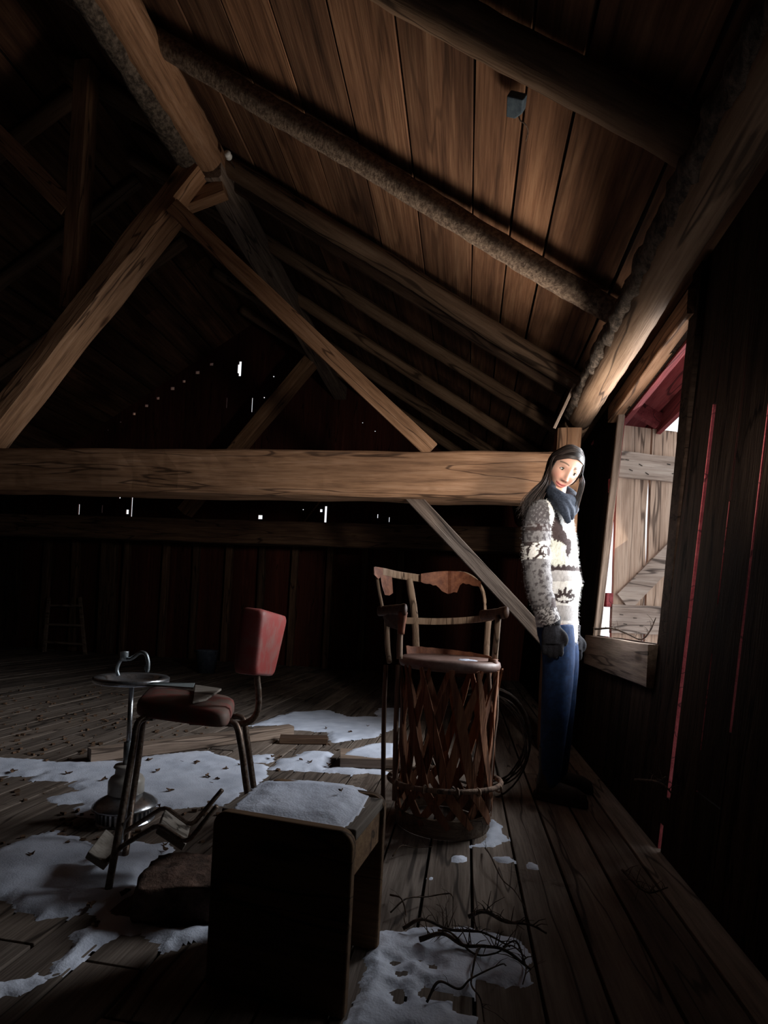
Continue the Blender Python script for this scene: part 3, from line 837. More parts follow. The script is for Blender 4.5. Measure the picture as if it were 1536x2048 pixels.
# seat
mb = MB(); mb.lathe([(0, .642), (.19, .642), (.208, .648), (.214, .662), (.210, .678), (.198, .686), (.10, .683), (0, .682)], 56, bc + Vector((-.005, .02, 0))); seat = cpart(mb, 'seat', 'seatleather', smooth=True)
mb = MB(); vs = []; fs = []; ns = 30
for i in range(ns + 1):
    a = math.radians(250 - 150 * i / ns); hgt = .004 + .034 * (1 - i / ns) ** .8 + .004 * noise.noise(Vector((i * .6, 0, 0)))
    q = bc + Vector((-.005 + .200 * math.sin(a), .02 - .200 * math.cos(a), .683)); rad = Vector((math.sin(a), -math.cos(a), 0))
    vs += [q, q + rad * .004, q + rad * .010 + Vector((0, 0, hgt)), q + rad * .006 + Vector((0, 0, hgt))]
for i in range(ns):
    for j in range(4): fs.append((i*4+j, i*4+(j+1) % 4, (i+1)*4+(j+1) % 4, (i+1)*4+j))
mb.add(vs, fs + [(3, 2, 1, 0), (ns*4, ns*4+1, ns*4+2, ns*4+3)])
cpart(mb, 'leather_edging', 'leather', seat)['label'] = 'torn orange leather edging standing up at the seat back'
# uprights from hoop to seat, carrying on as arm posts
def post(pts, r, mat='stick', name='post'):
    mb = MB(); mb.tube(spline(pts, 5), r, n=10, nz=.10); return cpart(mb, name, mat, smooth=True)
post([at(990, 1322, Y=2.27), at(992, 1420, Y=2.27), at(983, 1500, Y=2.25), at(975, 1625, Y=2.22)], .0105, 'stickdark', 'leg')
post([at(977, 1330, Y=2.38), at(980, 1420, Y=2.38), at(976, 1540, Y=2.38), at(968, 1600, Y=2.38)], .009, 'stickdark', 'leg')
post([at(772, 1330, Y=2.42), at(768, 1420, Y=2.42), at(766, 1603, Y=2.42)], .0105, 'stickdark', 'leg')
post([at(797, 1330, Y=2.2), at(792, 1450, Y=2.2), at(789, 1600, Y=2.2)], .0105, 'stickdark', 'leg')
pr = post([at(997, 1230, Y=2.24), at(993, 1275, Y=2.24), at(989, 1322, Y=2.27)], .0125)
plf = post([at(803, 1228, Y=2.2), at(800, 1275, Y=2.2), at(799, 1318, Y=2.2)], .0125)
post([at(773, 1232, Y=2.45), at(775, 1290, Y=2.45), at(779, 1325, Y=2.42)], .0125)
post([at(818, 1158, Y=2.57), at(829, 1230, Y=2.56), at(833, 1322, Y=2.5)], .0165)
post([at(977, 1240, Y=2.5), at(974, 1280, Y=2.5), at(972, 1325, Y=2.46)], .0135)
post([at(752, 1142, Y=2.42), at(759, 1185, Y=2.43), at(767, 1226, Y=2.44)], .0075)
# leather wrapped round the left arm post
mb = MB(); mb.tube(spline([at(806, 1224, Y=2.195), at(804, 1245, Y=2.195), at(802, 1268, Y=2.195)], 5), [.019, .0185, .018, .0175, .017, .0165, .016, .0155, .015, .0145, .0145], n=10, nz=.15)
cpart(mb, 'leather_wrap', 'leather', plf, smooth=True)['label'] = 'orange leather wrapped round the left arm post'
mb = MB(); mb.tube([at(986, 1318, Y=2.24), at(985, 1332, Y=2.24), at(982, 1342, Y=2.24)], [.021, .02, .012], n=9, nz=.2); cpart(mb, 'leather_wrap', 'leather', smooth=True)['label'] = 'leather wrapped round the post at the seat corner'
# bent back rail
rail = [at(x, y, Y=Y) for x, y, Y in ((748, 1141, 2.40), (768, 1144, 2.47), (795, 1150, 2.53), (822, 1154, 2.575), (850, 1157, 2.60), (885, 1153, 2.615), (920, 1150, 2.61), (945, 1157, 2.585), (962, 1174, 2.555), (969, 1200, 2.53), (970, 1238, 2.505))]
P = spline(rail, 6)
mb = MB(); vs = []; fs = []
for i, p in enumerate(P):
    t = (P[min(i + 1, len(P) - 1)] - P[max(i - 1, 0)]).normalized()
    n_ = t.cross(Vector((0, 0, 1))); n_ = (n_ if n_.length > .3 else Vector((.3, -1, 0))).normalized()
    u_ = n_.cross(t).normalized() * -1
    f = i / len(P); hh = .0175 if f < .62 else .0175 - .011 * min(1, (f - .62) / .15)
    for a, b_ in ((-1, -1), (1, -1), (1, 1), (-1, 1)): vs.append(p + n_ * (.007 * a) + u_ * (hh * b_))
for i in range(len(P) - 1):
    for j in range(4): fs.append((i*4+j, i*4+(j+1) % 4, (i+1)*4+(j+1) % 4, (i+1)*4+j))
nl = (len(P) - 1) * 4
mb.add(vs, fs + [(3, 2, 1, 0), (nl, nl+1, nl+2, nl+3)])
br_ = cpart(mb, 'back_rail', 'stick', bevel=.003)
# what is left of the leather back
def leather_sheet(top, bottom, label, dy=-.012):
    mb = MB(); vs = []; fs = []; n = len(top)
    for (a, b_) in zip(top, bottom):
        for p in (a, b_):
            q = at(p[0], p[1], Y=p[2] + dy)
            vs.append(q)
    for (a, b_) in zip(top, bottom):
        for p in (a, b_): vs.append(at(p[0], p[1], Y=p[2] + dy + .005))
    m2 = 2 * n
    for i in range(n - 1):
        fs.append((2*i, 2*i+2, 2*i+3, 2*i+1)); fs.append((m2+2*i, m2+2*i+1, m2+2*i+3, m2+2*i+2))
        fs.append((2*i, m2+2*i, m2+2*i+2, 2*i+2)); fs.append((2*i+1, 2*i+3, m2+2*i+3, m2+2*i+1))
    fs.append((0, 1, m2+1, m2)); fs.append((2*n-2, m2+2*n-2, m2+2*n-1, 2*n-1))
    mb.add(vs, fs); o = cpart(mb, 'leather_remnant', 'leather', br_); o['label'] = label; return o
YR = lambda x: 2.40 + .215 * math.sin(min(1, max(0, (x - 748) / 150)) * PI / 2) if x < 900 else 2.61 - .0000095 * (x - 900) ** 2 * 2
leather_sheet([(748, 1134, YR(748)), (757, 1134, YR(757)), (766, 1136, YR(766))], [(749, 1150, YR(748)), (757, 1158, YR(757)), (766, 1150, YR(766))], 'leather cap on the left end of the back rail')
leather_sheet([(761, 1150, YR(761)), (768, 1150, YR(768)), (776, 1152, YR(776)), (784, 1154, YR(784))], [(764, 1172, YR(761)), (770, 1190, YR(768)), (779, 1191, YR(776)), (786, 1186, YR(784))], 'torn red brown leather flap hanging at the left of the back')
tp = [(x, 1147.5 - 5.5 * math.sin(max(0, (x - 842)) / 110 * PI) + max(0, x - 930) * .45, YR(x)) for x in range(842, 968, 6)]
def lowedge(x):
    if x < 872: return 1165 + (x - 842) * .2
    if x < 892: return 1171 + (x - 872) * .85
    if x < 915: return 1188 - (x - 892) * .18
    if x < 922: return 1184 - (x - 915) * 2.6
    return 1165 + (x - 922) * .25
leather_sheet(tp, [(x, lowedge(x) + 1.2 * math.sin(x * 1.7), YR(x)) for x in range(842, 968, 6)], 'ragged red brown leather left across the back rail')
lower = [at(x, y, Y=Y) for x, y, Y in ((772, 1241, 2.46), (800, 1241, 2.51), (832, 1242, 2.545), (870, 1243, 2.565), (910, 1242, 2.565), (950, 1239, 2.535), (985, 1234, 2.44))]
P = spline(lower, 6); mb = MB(); vs = []; fs = []
for i, p in enumerate(P):
    t = (P[min(i + 1, len(P) - 1)] - P[max(i - 1, 0)]).normalized(); n_ = t.cross(Vector((0, 0, 1))).normalized(); u_ = Vector((0, 0, 1))
    for a, b_ in ((-1, -1), (1, -1), (1, 1), (-1, 1)): vs.append(p + n_ * (.006 * a) + u_ * (.0155 * b_))
for i in range(len(P) - 1):
    for j in range(4): fs.append((i*4+j, i*4+(j+1) % 4, (i+1)*4+(j+1) % 4, (i+1)*4+j))
nl = (len(P) - 1) * 4
mb.add(vs, fs + [(3, 2, 1, 0), (nl, nl+1, nl+2, nl+3)]); cpart(mb, 'arm_rail', 'stick', bevel=.003)
# arms: short leathered boards
for pts in (((758, 1222, 2.47), (780, 1221, 2.36), (810, 1219, 2.17)), ((962, 1231, 2.52), (985, 1229, 2.38), (1013, 1225, 2.17))):
    P3 = spline([at(x, y, Y=Y) for x, y, Y in pts], 8)
    mb = MB(); mb.tube(P3, [.024] * len(P3), n=12, flat=.45, nz=.10)
    cpart(mb, 'armrest', 'armleather', smooth=True)
mb = MB(); a, b_ = at(764, 1228, Y=2.44), at(797, 1230, Y=2.23)
c_, d_ = at(800, 1262, Y=2.22), at(772, 1252, Y=2.42)
off = Vector((.004, .003, 0)); mb.add([a, b_, c_, d_, a + off, b_ + off, c_ + off, d_ + off], [(0, 1, 2, 3), (7, 6, 5, 4), (0, 4, 5, 1), (1, 5, 6, 2), (2, 6, 7, 3), (3, 7, 4, 0)])
cpart(mb, 'arm_flap', 'armleather')
tag(ch, 'tall barrel chair of crossed cedar slats with a torn leather back and round seat', 'chair')

# ================================================================ RED STEP STOOL CHAIR
sc0 = at(380, 1600, Y=1.62)
sc_ = empty('step_stool_chair', Vector((-.86, 1.64, 0)))
def spart(mb, name, mat, parent=None, **kw):
    o = mb.build(name, M[mat], **kw); return child(o, parent or sc_)
SZT = .525
cn = [at(455, 1428, Z=SZT), at(473, 1394, Z=SZT), at(300, 1370, Z=SZT), at(268, 1404, Z=SZT)]
# rounded cushion outline
def rounded(poly, r, k=6):
    out = []
    n = len(poly)
    for i in range(n):
        p0, p, p1 = poly[i - 1], poly[i], poly[(i + 1) % n]
        a = (p0 - p).normalized(); b_ = (p1 - p).normalized()
        A, B = p + a * r, p + b_ * r
        for j in range(k + 1):
            t = j / k
            out.append((A * (1 - t) ** 2) + p * (2 * t * (1 - t)) + B * t ** 2)
    return out
ol = rounded([Vector((p.x, p.y, 0)) for p in cn], .075)
cen = sum((Vector((p.x, p.y, 0)) for p in cn), Vector()) / 4
mb = MB(); vs = []; fs = []
rings = [(.90, -.050), (.98, -.047), (1.0, -.038), (1.0, -.018), (.975, -.004), (.90, .004), (.6, .010), (.3, .013)]
for s, dz in rings:
    for p in ol: vs.append(cen + (p - cen) * s + Vector((0, 0, SZT + dz)))
n = len(ol)
for i in range(len(rings) - 1):
    for j in range(n): fs.append((i*n+j, i*n+(j+1) % n, (i+1)*n+(j+1) % n, (i+1)*n+j))
fs.append(tuple(reversed(range(n)))); fs.append(tuple((len(rings)-1)*n+j for j in range(n)))
mb.add(vs, fs); spart(mb, 'seat', 'seatvinyl', smooth=True)
zu = SZT - .075
def pipe(pts, r, name, mat='rust', k=6): 
    mb = MB(); mb.tube(spline(pts, k), r, n=12); return spart(mb, name, mat, smooth=True)
lA = pipe([at(300, 1432, Y=1.66), at(276, 1446, Y=1.62), at(266, 1500, Y=1.585), at(245, 1620, Y=1.52), at(216, 1783, Z=.004)], .0108, 'leg')
lB = pipe([at(318, 1425, Y=1.86), at(289, 1437, Y=1.84), at(278, 1510, Y=1.82), at(265, 1600, Y=1.80), at(250, 1716, Z=.004)], .0108, 'leg')
lC = pipe([at(440, 1442, Y=1.68), at(470, 1448, Y=1.68), at(482, 1490, Y=1.67), at(495, 1585, Y=1.66), at(523, 1755, Z=.004)], .0108, 'leg')
lD = pipe([at(450, 1436, Y=1.86), at(484, 1436, Y=1.86), at(494, 1480, Y=1.85), at(508, 1580, Y=1.83), at(530, 1722, Z=.004)], .0108, 'leg')
pipe([at(380, 1444, Y=1.70), at(440, 1446, Y=1.72), at(478, 1448, Y=1.73), at(503, 1440, Y=1.735), at(516, 1418, Y=1.735), at(517, 1385, Y=1.73), at(514, 1350, Y=1.72), at(517, 1300, Y=1.72)], .0105, 'back_tube')
mb = MB(); mb.bar(at(300, 1436, Y=1.66), at(318, 1430, Y=1.86), .018, .018); spart(mb, 'seat_frame', 'rust')
mb = MB(); mb.bar(at(440, 1447, Y=1.68), at(450, 1440, Y=1.86), .018, .018); spart(mb, 'seat_frame', 'rust')
# backrest cushion: its width runs away from the camera
bn = [at(509, 1351, Y=1.60), at(546, 1353, Y=1.90), at(574, 1232, Y=1.90), at(524, 1217, Y=1.60)]
outl = rounded(bn, .028, 5)
bcn = sum(bn, Vector()) / 4
nrm = (bn[1] - bn[0]).cross(bn[3] - bn[0]).normalized()
if nrm.x < 0: nrm = -nrm          # rear of the cushion looks to the right
mb = MB(); vs = []; fs = []
rg = [(.9, .006), (.975, 0), (1, -.012), (1, -.052), (.975, -.064), (.9, -.070), (.45, -.076)]
for s, d in rg:
    for p in outl: vs.append(bcn + (p - bcn) * s + nrm * d)
n = len(outl)
for i in range(len(rg) - 1):
    for j in range(n): fs.append((i*n+j, i*n+(j+1) % n, (i+1)*n+(j+1) % n, (i+1)*n+j))
fs.append(tuple(reversed(range(n)))); fs.append(tuple((len(rg)-1)*n+j for j in range(n)))
mb.add(vs, fs); spart(mb, 'backrest', 'vinyl', smooth=True)['label'] = 'dusty red vinyl backrest cushion'
# folded-out steps on a zigzag frame
YN, YFR = 1.50, 1.645
nearp = [at(x, y, Y=YN) for x, y in ((212, 1724), (244, 1692), (318, 1648), (374, 1686), (434, 1612))]
farp = [at(x, y, Y=YFR) for x, y in ((222, 1690), (248, 1665), (329, 1613), (383, 1652), (444, 1580))]
fr = None
for pts in (nearp, farp):
    mb = MB(); R_ = []
    for i, p in enumerate(pts):
        if 0 < i < len(pts) - 1:
            a = p + (pts[i - 1] - p).normalized() * .018; b_ = p + (pts[i + 1] - p).normalized() * .018
            R_ += [a, (a + b_ + p) / 3, b_]
        else: R_.append(p)
    mb.tube(R_, .0075, n=10); f_ = spart(mb, 'step_frame', 'rust', smooth=True)
def slab(c4, th, name):
    c4 = [Vector(c) for c in c4]; nn = (c4[1] - c4[0]).cross(c4[3] - c4[0]).normalized()
    if nn.z > 0: nn = -nn
    mb = MB(); mb.add(c4 + [c + nn * th for c in c4], [(0, 1, 2, 3), (7, 6, 5, 4), (0, 4, 5, 1), (1, 5, 6, 2), (2, 6, 7, 3), (3, 7, 4, 0)], .4)
    return spart(mb, name, 'stepboard', bevel=.004)
slab([at(319, 1652, Y=YN + .004), at(373, 1688, Y=YN + .004), at(381, 1655, Y=YFR - .004), at(331, 1618, Y=YFR - .004)], .024, 'step')
slab([at(176, 1703, Y=YN - .02), at(214, 1728, Y=YN - .02), at(248, 1685, Y=YFR - .03), at(212, 1657, Y=YFR - .03)], .024, 'step')
mb = MB(); mb.tube([at(262, 1625, Y=1.5), at(247, 1650, Y=1.51), at(240, 1700, Y=1.515)], .0035, n=8); spart(mb, 'strut', 'chrome', smooth=True)
tag(sc_, 'old red vinyl step stool chair with fold out steps, left of the snowy box stool', 'chair')
# things lying on its seat
c4 = [at(385, 1408, Z=SZT + .016), at(412, 1402, Z=SZT + .016), at(443, 1381, Z=SZT + .022), at(390, 1373, Z=SZT + .016)]
mb = MB(); mb.add(c4 + [c + Vector((0, 0, .008)) for c in c4], [(3, 2, 1, 0), (4, 5, 6, 7), (0, 1, 5, 4), (1, 2, 6, 5), (2, 3, 7, 6), (3, 0, 4, 7)])
tag(mb.build('wood_offcut', M['stepboard'], bevel=.002), 'flat brown board offcut lying on the red stool chair seat', 'board')
c4 = [at(290, 1372, Z=SZT + .014), at(386, 1378, Z=SZT + .014), at(389, 1369, Z=SZT + .024), at(305, 1367, Z=SZT + .024)]
mb = MB(); mb.add(c4 + [c + Vector((0, .002, .006)) for c in c4], [(3, 2, 1, 0), (4, 5, 6, 7), (0, 1, 5, 4), (1, 2, 6, 5), (2, 3, 7, 6), (3, 0, 4, 7)])
tag(mb.build('pale_panel', M['paleglass'], bevel=.001), 'pale blue grey sheet lying at the back of the red stool chair seat', 'panel')

# ================================================================ SMOKING STAND
ac = at(264, 1357, Y=1.97); ax_, ay_ = ac.x, ac.y
sm = empty('smoking_stand', (ax_ + .0, ay_, 0))
zt = at(264, 1357, Y=ay_).z
def apart(mb, name, mat, **kw): return mb.build(name, M[mat], sm, **kw)
mb = MB(); mb.lathe([(0, zt - .022), (.09, zt - .022), (.128, zt - .016), (.138, zt - .012), (.139, zt + .004), (.134, zt + .008), (.105, zt + .004), (.095, zt - .012), (.05, zt - .016), (0, zt - .016)], 56); apart(mb, 'dish', 'chrome', smooth=True)
mb = MB(); mb.tube([(0, 0, .2), (0, 0, zt - .02)], .0095, n=14); apart(mb, 'pole', 'chrome', smooth=True)
mb = MB(); mb.tube([(0, 0, .2), (0, 0, .30)], .017, n=14); apart(mb, 'sleeve', 'castmetal', smooth=True)
mb = MB(); mb.lathe([(.016, .215), (.045, .213), (.05, .205), (.042, .198), (.044, .175), (.058, .165), (.066, .15), (.066, .105), (.05, .095), (.0, .095)], 40); apart(mb, 'glass_column', 'milkglass', smooth=True)
mb = MB(); mb.lathe([(0, .10), (.055, .098), (.10, .075), (.118, .06), (.120, .052), (.108, .05), (0, .05)], 48); apart(mb, 'base', 'chrome', smooth=True)
mb = MB()
for k in range(34):
    a = 2 * PI * k / 34; mb.box((.098 * math.cos(a), .098 * math.sin(a), .028), (.012, .008, .046), Matrix.Rotation(a, 3, 'Z'))
mb.lathe([(.092, .006), (.106, .006), (.110, .0), (.088, .0), (.092, .006)], 48); mb.lathe([(.088, .05), (.088, .006)], 48)
apart(mb, 'vented_foot', 'chrome')
loc = Vector((ax_, ay_, 0))
mb = MB(); mb.tube([p - loc for p in spline([at(*p, Y=ay_) for p in ((237, 1352), (234, 1340), (237, 1328), (243, 1318))], 6)], .007, n=10)
mb.tube([p - loc for p in spline([at(*p, Y=ay_) for p in ((247, 1314), (258, 1318), (266, 1315), (277, 1307), (285, 1305), (292, 1309), (296, 1322), (296, 1336), (294, 1344))], 6)], .0075, n=10)
mb.tube([p - loc for p in spline([at(*p, Y=ay_) for p in ((294, 1344), (291, 1338), (292, 1330))], 4)], .004, n=8)
apart(mb, 'handle', 'castmetal', smooth=True)
p = at(248, 1322, Y=ay_) - loc; q = at(249, 1303, Y=ay_) - loc
mb = MB(); mb.tube([p, (p + q) / 2, q + Vector((0, 0, -.002)), q], [.013, .0155, .016, .017], n=18); apart(mb, 'lighter_cup', 'castmetal', smooth=True)
tag(sm, 'metal smoking stand with handled round dish and milky glass column, behind the red stool chair', 'ashtray stand')

# ================================================================ BOX STOOL
bs = empty('box_stool', (-.36, 1.28, 0), math.radians(-7))
BW, BD, BH = .335, .275, .395
def rpanel(y0, y1, name):
    poly = [(-BW/2, 0), (BW/2, 0)]
    r = .035
    for k in range(7): a = k / 6 * PI / 2; poly.append((BW/2 - r + r * math.cos(a), BH - r + r * math.sin(a)))
    for k in range(7): a = PI / 2 + k / 6 * PI / 2; poly.append((-BW/2 + r + r * math.cos(a), BH - r + r * math.sin(a)))
    n = len(poly); mb = MB()
    mb.add([(x, y0, z) for x, z in poly] + [(x, y1, z) for x, z in poly],
           [tuple(range(n)), tuple(reversed(range(n, 2 * n)))] + [(i, n + i, n + (i + 1) % n, (i + 1) % n) for i in range(n)], .3)
    return mb.build(name, M['stoolwood'], bs, bevel=.006)
rpanel(-BD/2, -BD/2 + .028, 'end_panel'); rpanel(BD/2 - .028, BD/2, 'end_panel')
mb = MB(); mb.box((0, 0, BH - .018), (BW - .006, BD - .058, .026), None, .5); mb.build('seat', M['stooltop'], bs, bevel=.004)
for s in (-1, 1):
    mb = MB(); mb.box((s * (BW/2 - .018), 0, BH - .073), (.018, BD - .058, .083), None, .8); mb.build('apron', M['stoolwood'], bs, bevel=.002)
tag(bs, 'dark wooden box stool with solid ends and snow on its top, nearest the camera', 'stool')

# ================================================================ LOOSE TIMBERS, BLOCK, COIL
a, b_ = at(178, 1510, Z=.036), at(582, 1461, Z=.036)
tag(timber('loose_timber', a, b_, .075, .07, M['greytimber'], wob=.006, cham=.006, seed=31), 'long square grey timber lying across the floor behind the red stool chair', 'timber')
a, b_ = at(672, 1524, Z=.03), at(800, 1524, Z=.03)
lp = timber('loose_plank', a + Vector((0, .10, 0)), b_ + Vector((0, .06, 0)), .20, .055, M['greytimber'], wob=.004, cham=.004, seed=32)
tag(lp, 'short thick plank with snow on top, left of the barrel chair', 'plank')
a, b_ = at(560, 1478, Z=.02), at(655, 1480, Z=.02)
tag(timber('loose_plank', a, b_, .10, .04, M['darktimber'], wob=.006, cham=.004, seed=33), 'low brown board piece in the floor just past the long grey timber end', 'plank')
mb = MB(); bm = bmesh.new(); bmesh.ops.create_cube(bm, size=1); bmesh.ops.subdivide_edges(bm, edges=bm.edges, cuts=14, use_grid_fill=True)
vs = []
for v in bm.verts:
    p = v.co.copy(); q = p.normalized() * .62
    p = p * .72 + q * .28
    p = Vector((p.x * .27, p.y * .22, (p.z + .45) * .105))
    d = noise.noise(p * 11) * .020 + noise.noise(p * 30) * .010
    p += p.normalized() * d
    p.z = max(p.z, .0)
    vs.append(p)
mb.add(vs, [tuple(v.index for v in f.verts) for f in bm.faces]); bm.free()
rk = mb.build('broken_block', M['rock'], smooth=True)
rk.location = (-.735, 1.47, 0); rk.rotation_euler = (0, 0, .3)
tag(rk, 'rough crumbling brown block on the floor, left of the box stool', 'block')
cp = at(955, 1500, Y=2.70); cp.z = .262
wc = MB()
for k in range(7):
    r = .235 + random.uniform(-.02, .02); tilt = random.uniform(-.25, .25); ph = random.uniform(0, 6)
    wc.tube([cp + Vector((r * math.cos(a) , .05 * math.sin(a + ph) + tilt * .1, r * math.sin(a) * 1.05 + .02 * math.sin(2 * a + ph))) for a in np.linspace(0, 2 * PI, 40)[:-1]], .004, n=6, closed=True)
wc = wc.build('wire_coil', M['iron'], smooth=True)
tag(wc, 'dark coil of rusty wire leaning in the dark behind the barrel chair', 'coil')

# ================================================================ SNOW
def px_poly(pts, crop=None):
    out = []
    for x, y in pts:
        if crop: x, y = crop[0] + x * crop[2], crop[1] + y * crop[2]
        out.append(at(x, y, Z=0))
    return [(p.x, p.y) for p in out]
def snow_patch(polys, res, hmax, edge, name, label, z0=0.0, holes=(), rough=1.0):
    vs_all = MB()
    for poly in polys:
        A = np.array(poly); lo, hi = A.min(0) - .02, A.max(0) + .02
        nx, ny = int((hi[0] - lo[0]) / res) + 2, int((hi[1] - lo[1]) / res) + 2
        gx, gy_ = np.meshgrid(lo[0] + res * np.arange(nx), lo[1] + res * np.arange(ny), indexing='ij')
        Pq = np.stack([gx.ravel(), gy_.ravel()], 1)
        d = np.full(len(Pq), 1e9); inside = np.zeros(len(Pq), bool)
        n = len(A)
        for i in range(n):
            a, b_ = A[i], A[(i + 1) % n]; e = b_ - a
            t = np.clip(((Pq - a) @ e) / max(e @ e, 1e-12), 0, 1)
            d = np.minimum(d, np.hypot(*(Pq - a - t[:, None] * e).T))
            c = (a[1] > Pq[:, 1]) != (b_[1] > Pq[:, 1])
            with np.errstate(divide='ignore', invalid='ignore'):
                xi = (b_[0] - a[0]) * (Pq[:, 1] - a[1]) / (b_[1] - a[1]) + a[0]
            inside ^= c & (Pq[:, 0] < xi)
        sd = np.where(inside, d, -d)
        for (cx, cy, rx_, ry_) in holes:
            q = np.hypot((Pq[:, 0] - cx) / rx_, (Pq[:, 1] - cy) / ry_)
            sd = np.minimum(sd, (q - 1) * min(rx_, ry_))
        nzv = np.array([noise.noise(Vector((p[0] * 9, p[1] * 9, 1))) * .030 + noise.noise(Vector((p[0] * 34, p[1] * 34, 4))) * .015 + noise.noise(Vector((p[0] * 90, p[1] * 90, 6))) * .006 for p in Pq])
        sd = sd + nzv * rough
        hgt = np.where(sd > 0, hmax * sstep(0, edge, sd) + .0012, -.004)
        und = np.array([noise.noise(Vector((p[0] * 16, p[1] * 16, 2))) + .5 * noise.noise(Vector((p[0] * 45, p[1] * 45, 9))) for p in Pq]) * .0025
        hgt = np.where(sd > 0, np.maximum(hgt + und * sstep(0, edge, sd), .0008), hgt)
        keep = (sd > -res * 1.6).reshape(nx, ny)
        idx = -np.ones(nx * ny, int); base = len(vs_all.v)
        kk = np.where(keep.ravel())[0]; idx[kk] = np.arange(len(kk)) + base
        for j in kk: vs_all.v.append((Pq[j, 0], Pq[j, 1], z0 + hgt[j])); vs_all.tone.append(.5)
        I = idx.reshape(nx, ny)
        for i in range(nx - 1):
            for j in range(ny - 1):
                q = (I[i, j], I[i+1, j], I[i+1, j+1], I[i, j+1])
                if min(q) >= 0: vs_all.f.append(tuple(int(v) for v in q))
    o = vs_all.build(name, M['snow'], smooth=True)
    return tag(o, label, 'snow', kind='stuff')
C5 = (0, 1350, .5078)
s_far = [[(0, 325), (-120, 320), (-120, 405), (0, 400), (150, 395), (130, 415), (300, 420), (260, 440), (300, 455), (180, 480), (180, 500), (340, 505), (280, 530), (300, 550), (420, 570), (560, 560), (620, 515), (700, 520), (870, 515), (940, 470), (1010, 440), (1060, 400), (1050, 350), (960, 345), (830, 300), (660, 308), (480, 340), (240, 340)],
         [(980, 200), (1060, 172), (1150, 145), (1300, 140), (1370, 165), (1480, 165), (1490, 130), (1600, 130), (1590, 200), (1480, 240), (1320, 265), (1280, 225), (1150, 215), (1100, 200)],
         [(1050, 375), (1110, 330), (1220, 300), (1300, 300), (1300, 330), (1270, 378)], [(920, 340), (1000, 315), (1080, 312), (1060, 350)], [(1270, 375), (1330, 362), (1500, 372), (1530, 385), (1400, 396)]]
snow_patch([px_poly(p, C5) for p in s_far], .012, .009, .05, 'floor_snow', 'thin bluish snow on the floor around and beyond the red stool chair')
s_near = [[(0, 690), (-150, 760), (-150, 930), (0, 890), (60, 890), (110, 940), (130, 990), (230, 945), (330, 950), (380, 975), (250, 1010), (260, 1100), (170, 1160), (180, 1195), (290, 1150), (330, 1090), (490, 1005), (560, 1010), (650, 1085), (785, 1045), (900, 1030), (900, 985), (790, 985), (560, 975), (480, 930), (485, 890), (530, 850), (570, 775), (610, 725), (690, 690), (650, 655), (500, 655), (390, 665), (330, 645), (220, 615), (110, 635)],
          [(-100, 1210), (20, 1200), (150, 1170), (180, 1210), (60, 1260), (-100, 1300)]]
snow_patch([px_poly(p, C5) for p in s_near], .009, .011, .04, 'floor_snow', 'snow drift on the floor at the near left, round the feet of the red stool chair')
C9 = (760, 1700, .2083)
fp = []
for x, y, rx_, ry_ in ((500, 1110, 60, 38), (205, 1175, 62, 34), (150, 1070, 40, 20), (190, 1395, 115, 55), (500, 1390, 170, 65), (820, 1490, 130, 75), (390, 1050, 50, 14)):
    p = at(760 + x * .2083, 1700 + y * .2083, Z=0); q = at(760 + (x + rx_) * .2083, 1700 + y * .2083, Z=0); r = at(760 + x * .2083, 1700 + (y - ry_) * .2083, Z=0)
    fp.append((p.x, p.y, (q - p).length, (r - p).length))
s_r = [[(-60, 775), (80, 775), (250, 790), (400, 765), (560, 765), (800, 760), (1000, 780), (1150, 800), (1350, 830), (1440, 1000), (1460, 1200), (1420, 1280), (1200, 1305), (970, 1285), (960, 1480), (940, 1640), (900, 1800), (-400, 1800), (-330, 1640), (-230, 1450), (-160, 1200), (-150, 1000), (-100, 900)]]
snow_patch([px_poly(p, C9) for p in s_r], .006, .012, .035, 'floor_snow', 'grainy snow with bare footprints on the floor right of the box stool', holes=fp, rough=.7)
snow_patch([px_poly([(945, 1692), (962, 1688), (985, 1640), (1002, 1652), (1015, 1680), (990, 1696)]), px_poly([(855, 1754), (865, 1749), (872, 1755), (860, 1758)]), px_poly([(905, 1712), (930, 1712), (925, 1722), (905, 1720)]), px_poly([(1058, 1725), (1075, 1730), (1070, 1737), (1058, 1733)]), px_poly([(985, 1715), (1020, 1712), (1030, 1722), (1000, 1725)]), px_poly([(1085, 1565), (1150, 1562), (1130, 1578), (1090, 1577)])], .008, .008, .02, 'floor_snow', 'small leftovers of snow by the foot of the barrel chair', rough=.5)
zs_ = BH - .005
cap = [at(x, y, Z=zs_) for x, y in ((463, 1622), (498, 1585), (528, 1563), (600, 1560), (690, 1568), (728, 1577), (738, 1590), (732, 1612), (708, 1640), (688, 1658), (640, 1652), (560, 1642), (488, 1632))]
snow_patch([[(p.x, p.y) for p in cap]], .005, .010, .06, 'snow_cap', 'rounded cap of snow lying on top of the box stool', z0=zs_, rough=.25)
pc = [at(x, y, Z=.06) for x, y in ((690, 1508), (706, 1497), (740, 1488), (765, 1485), (790, 1486), (790, 1512), (766, 1516))]
snow_patch([[(p.x, p.y) for p in pc]], .008, .006, .03, 'snow_cap', 'thin snow on the short thick plank left of the barrel chair', z0=.058, rough=.3)
pc = [at(x, y, Z=.686) for x, y in ((905, 1316), (935, 1313), (925, 1319))]
snow_patch([[(bc.x + .06 + .05 * math.cos(a), bc.y - .02 + .05 * math.sin(a)) for a in np.linspace(0, 2 * PI, 16)[:-1]]], .005, .003, .03, 'snow_cap', 'light dusting of snow on the round seat of the barrel chair', z0=.6835, rough=1.0)

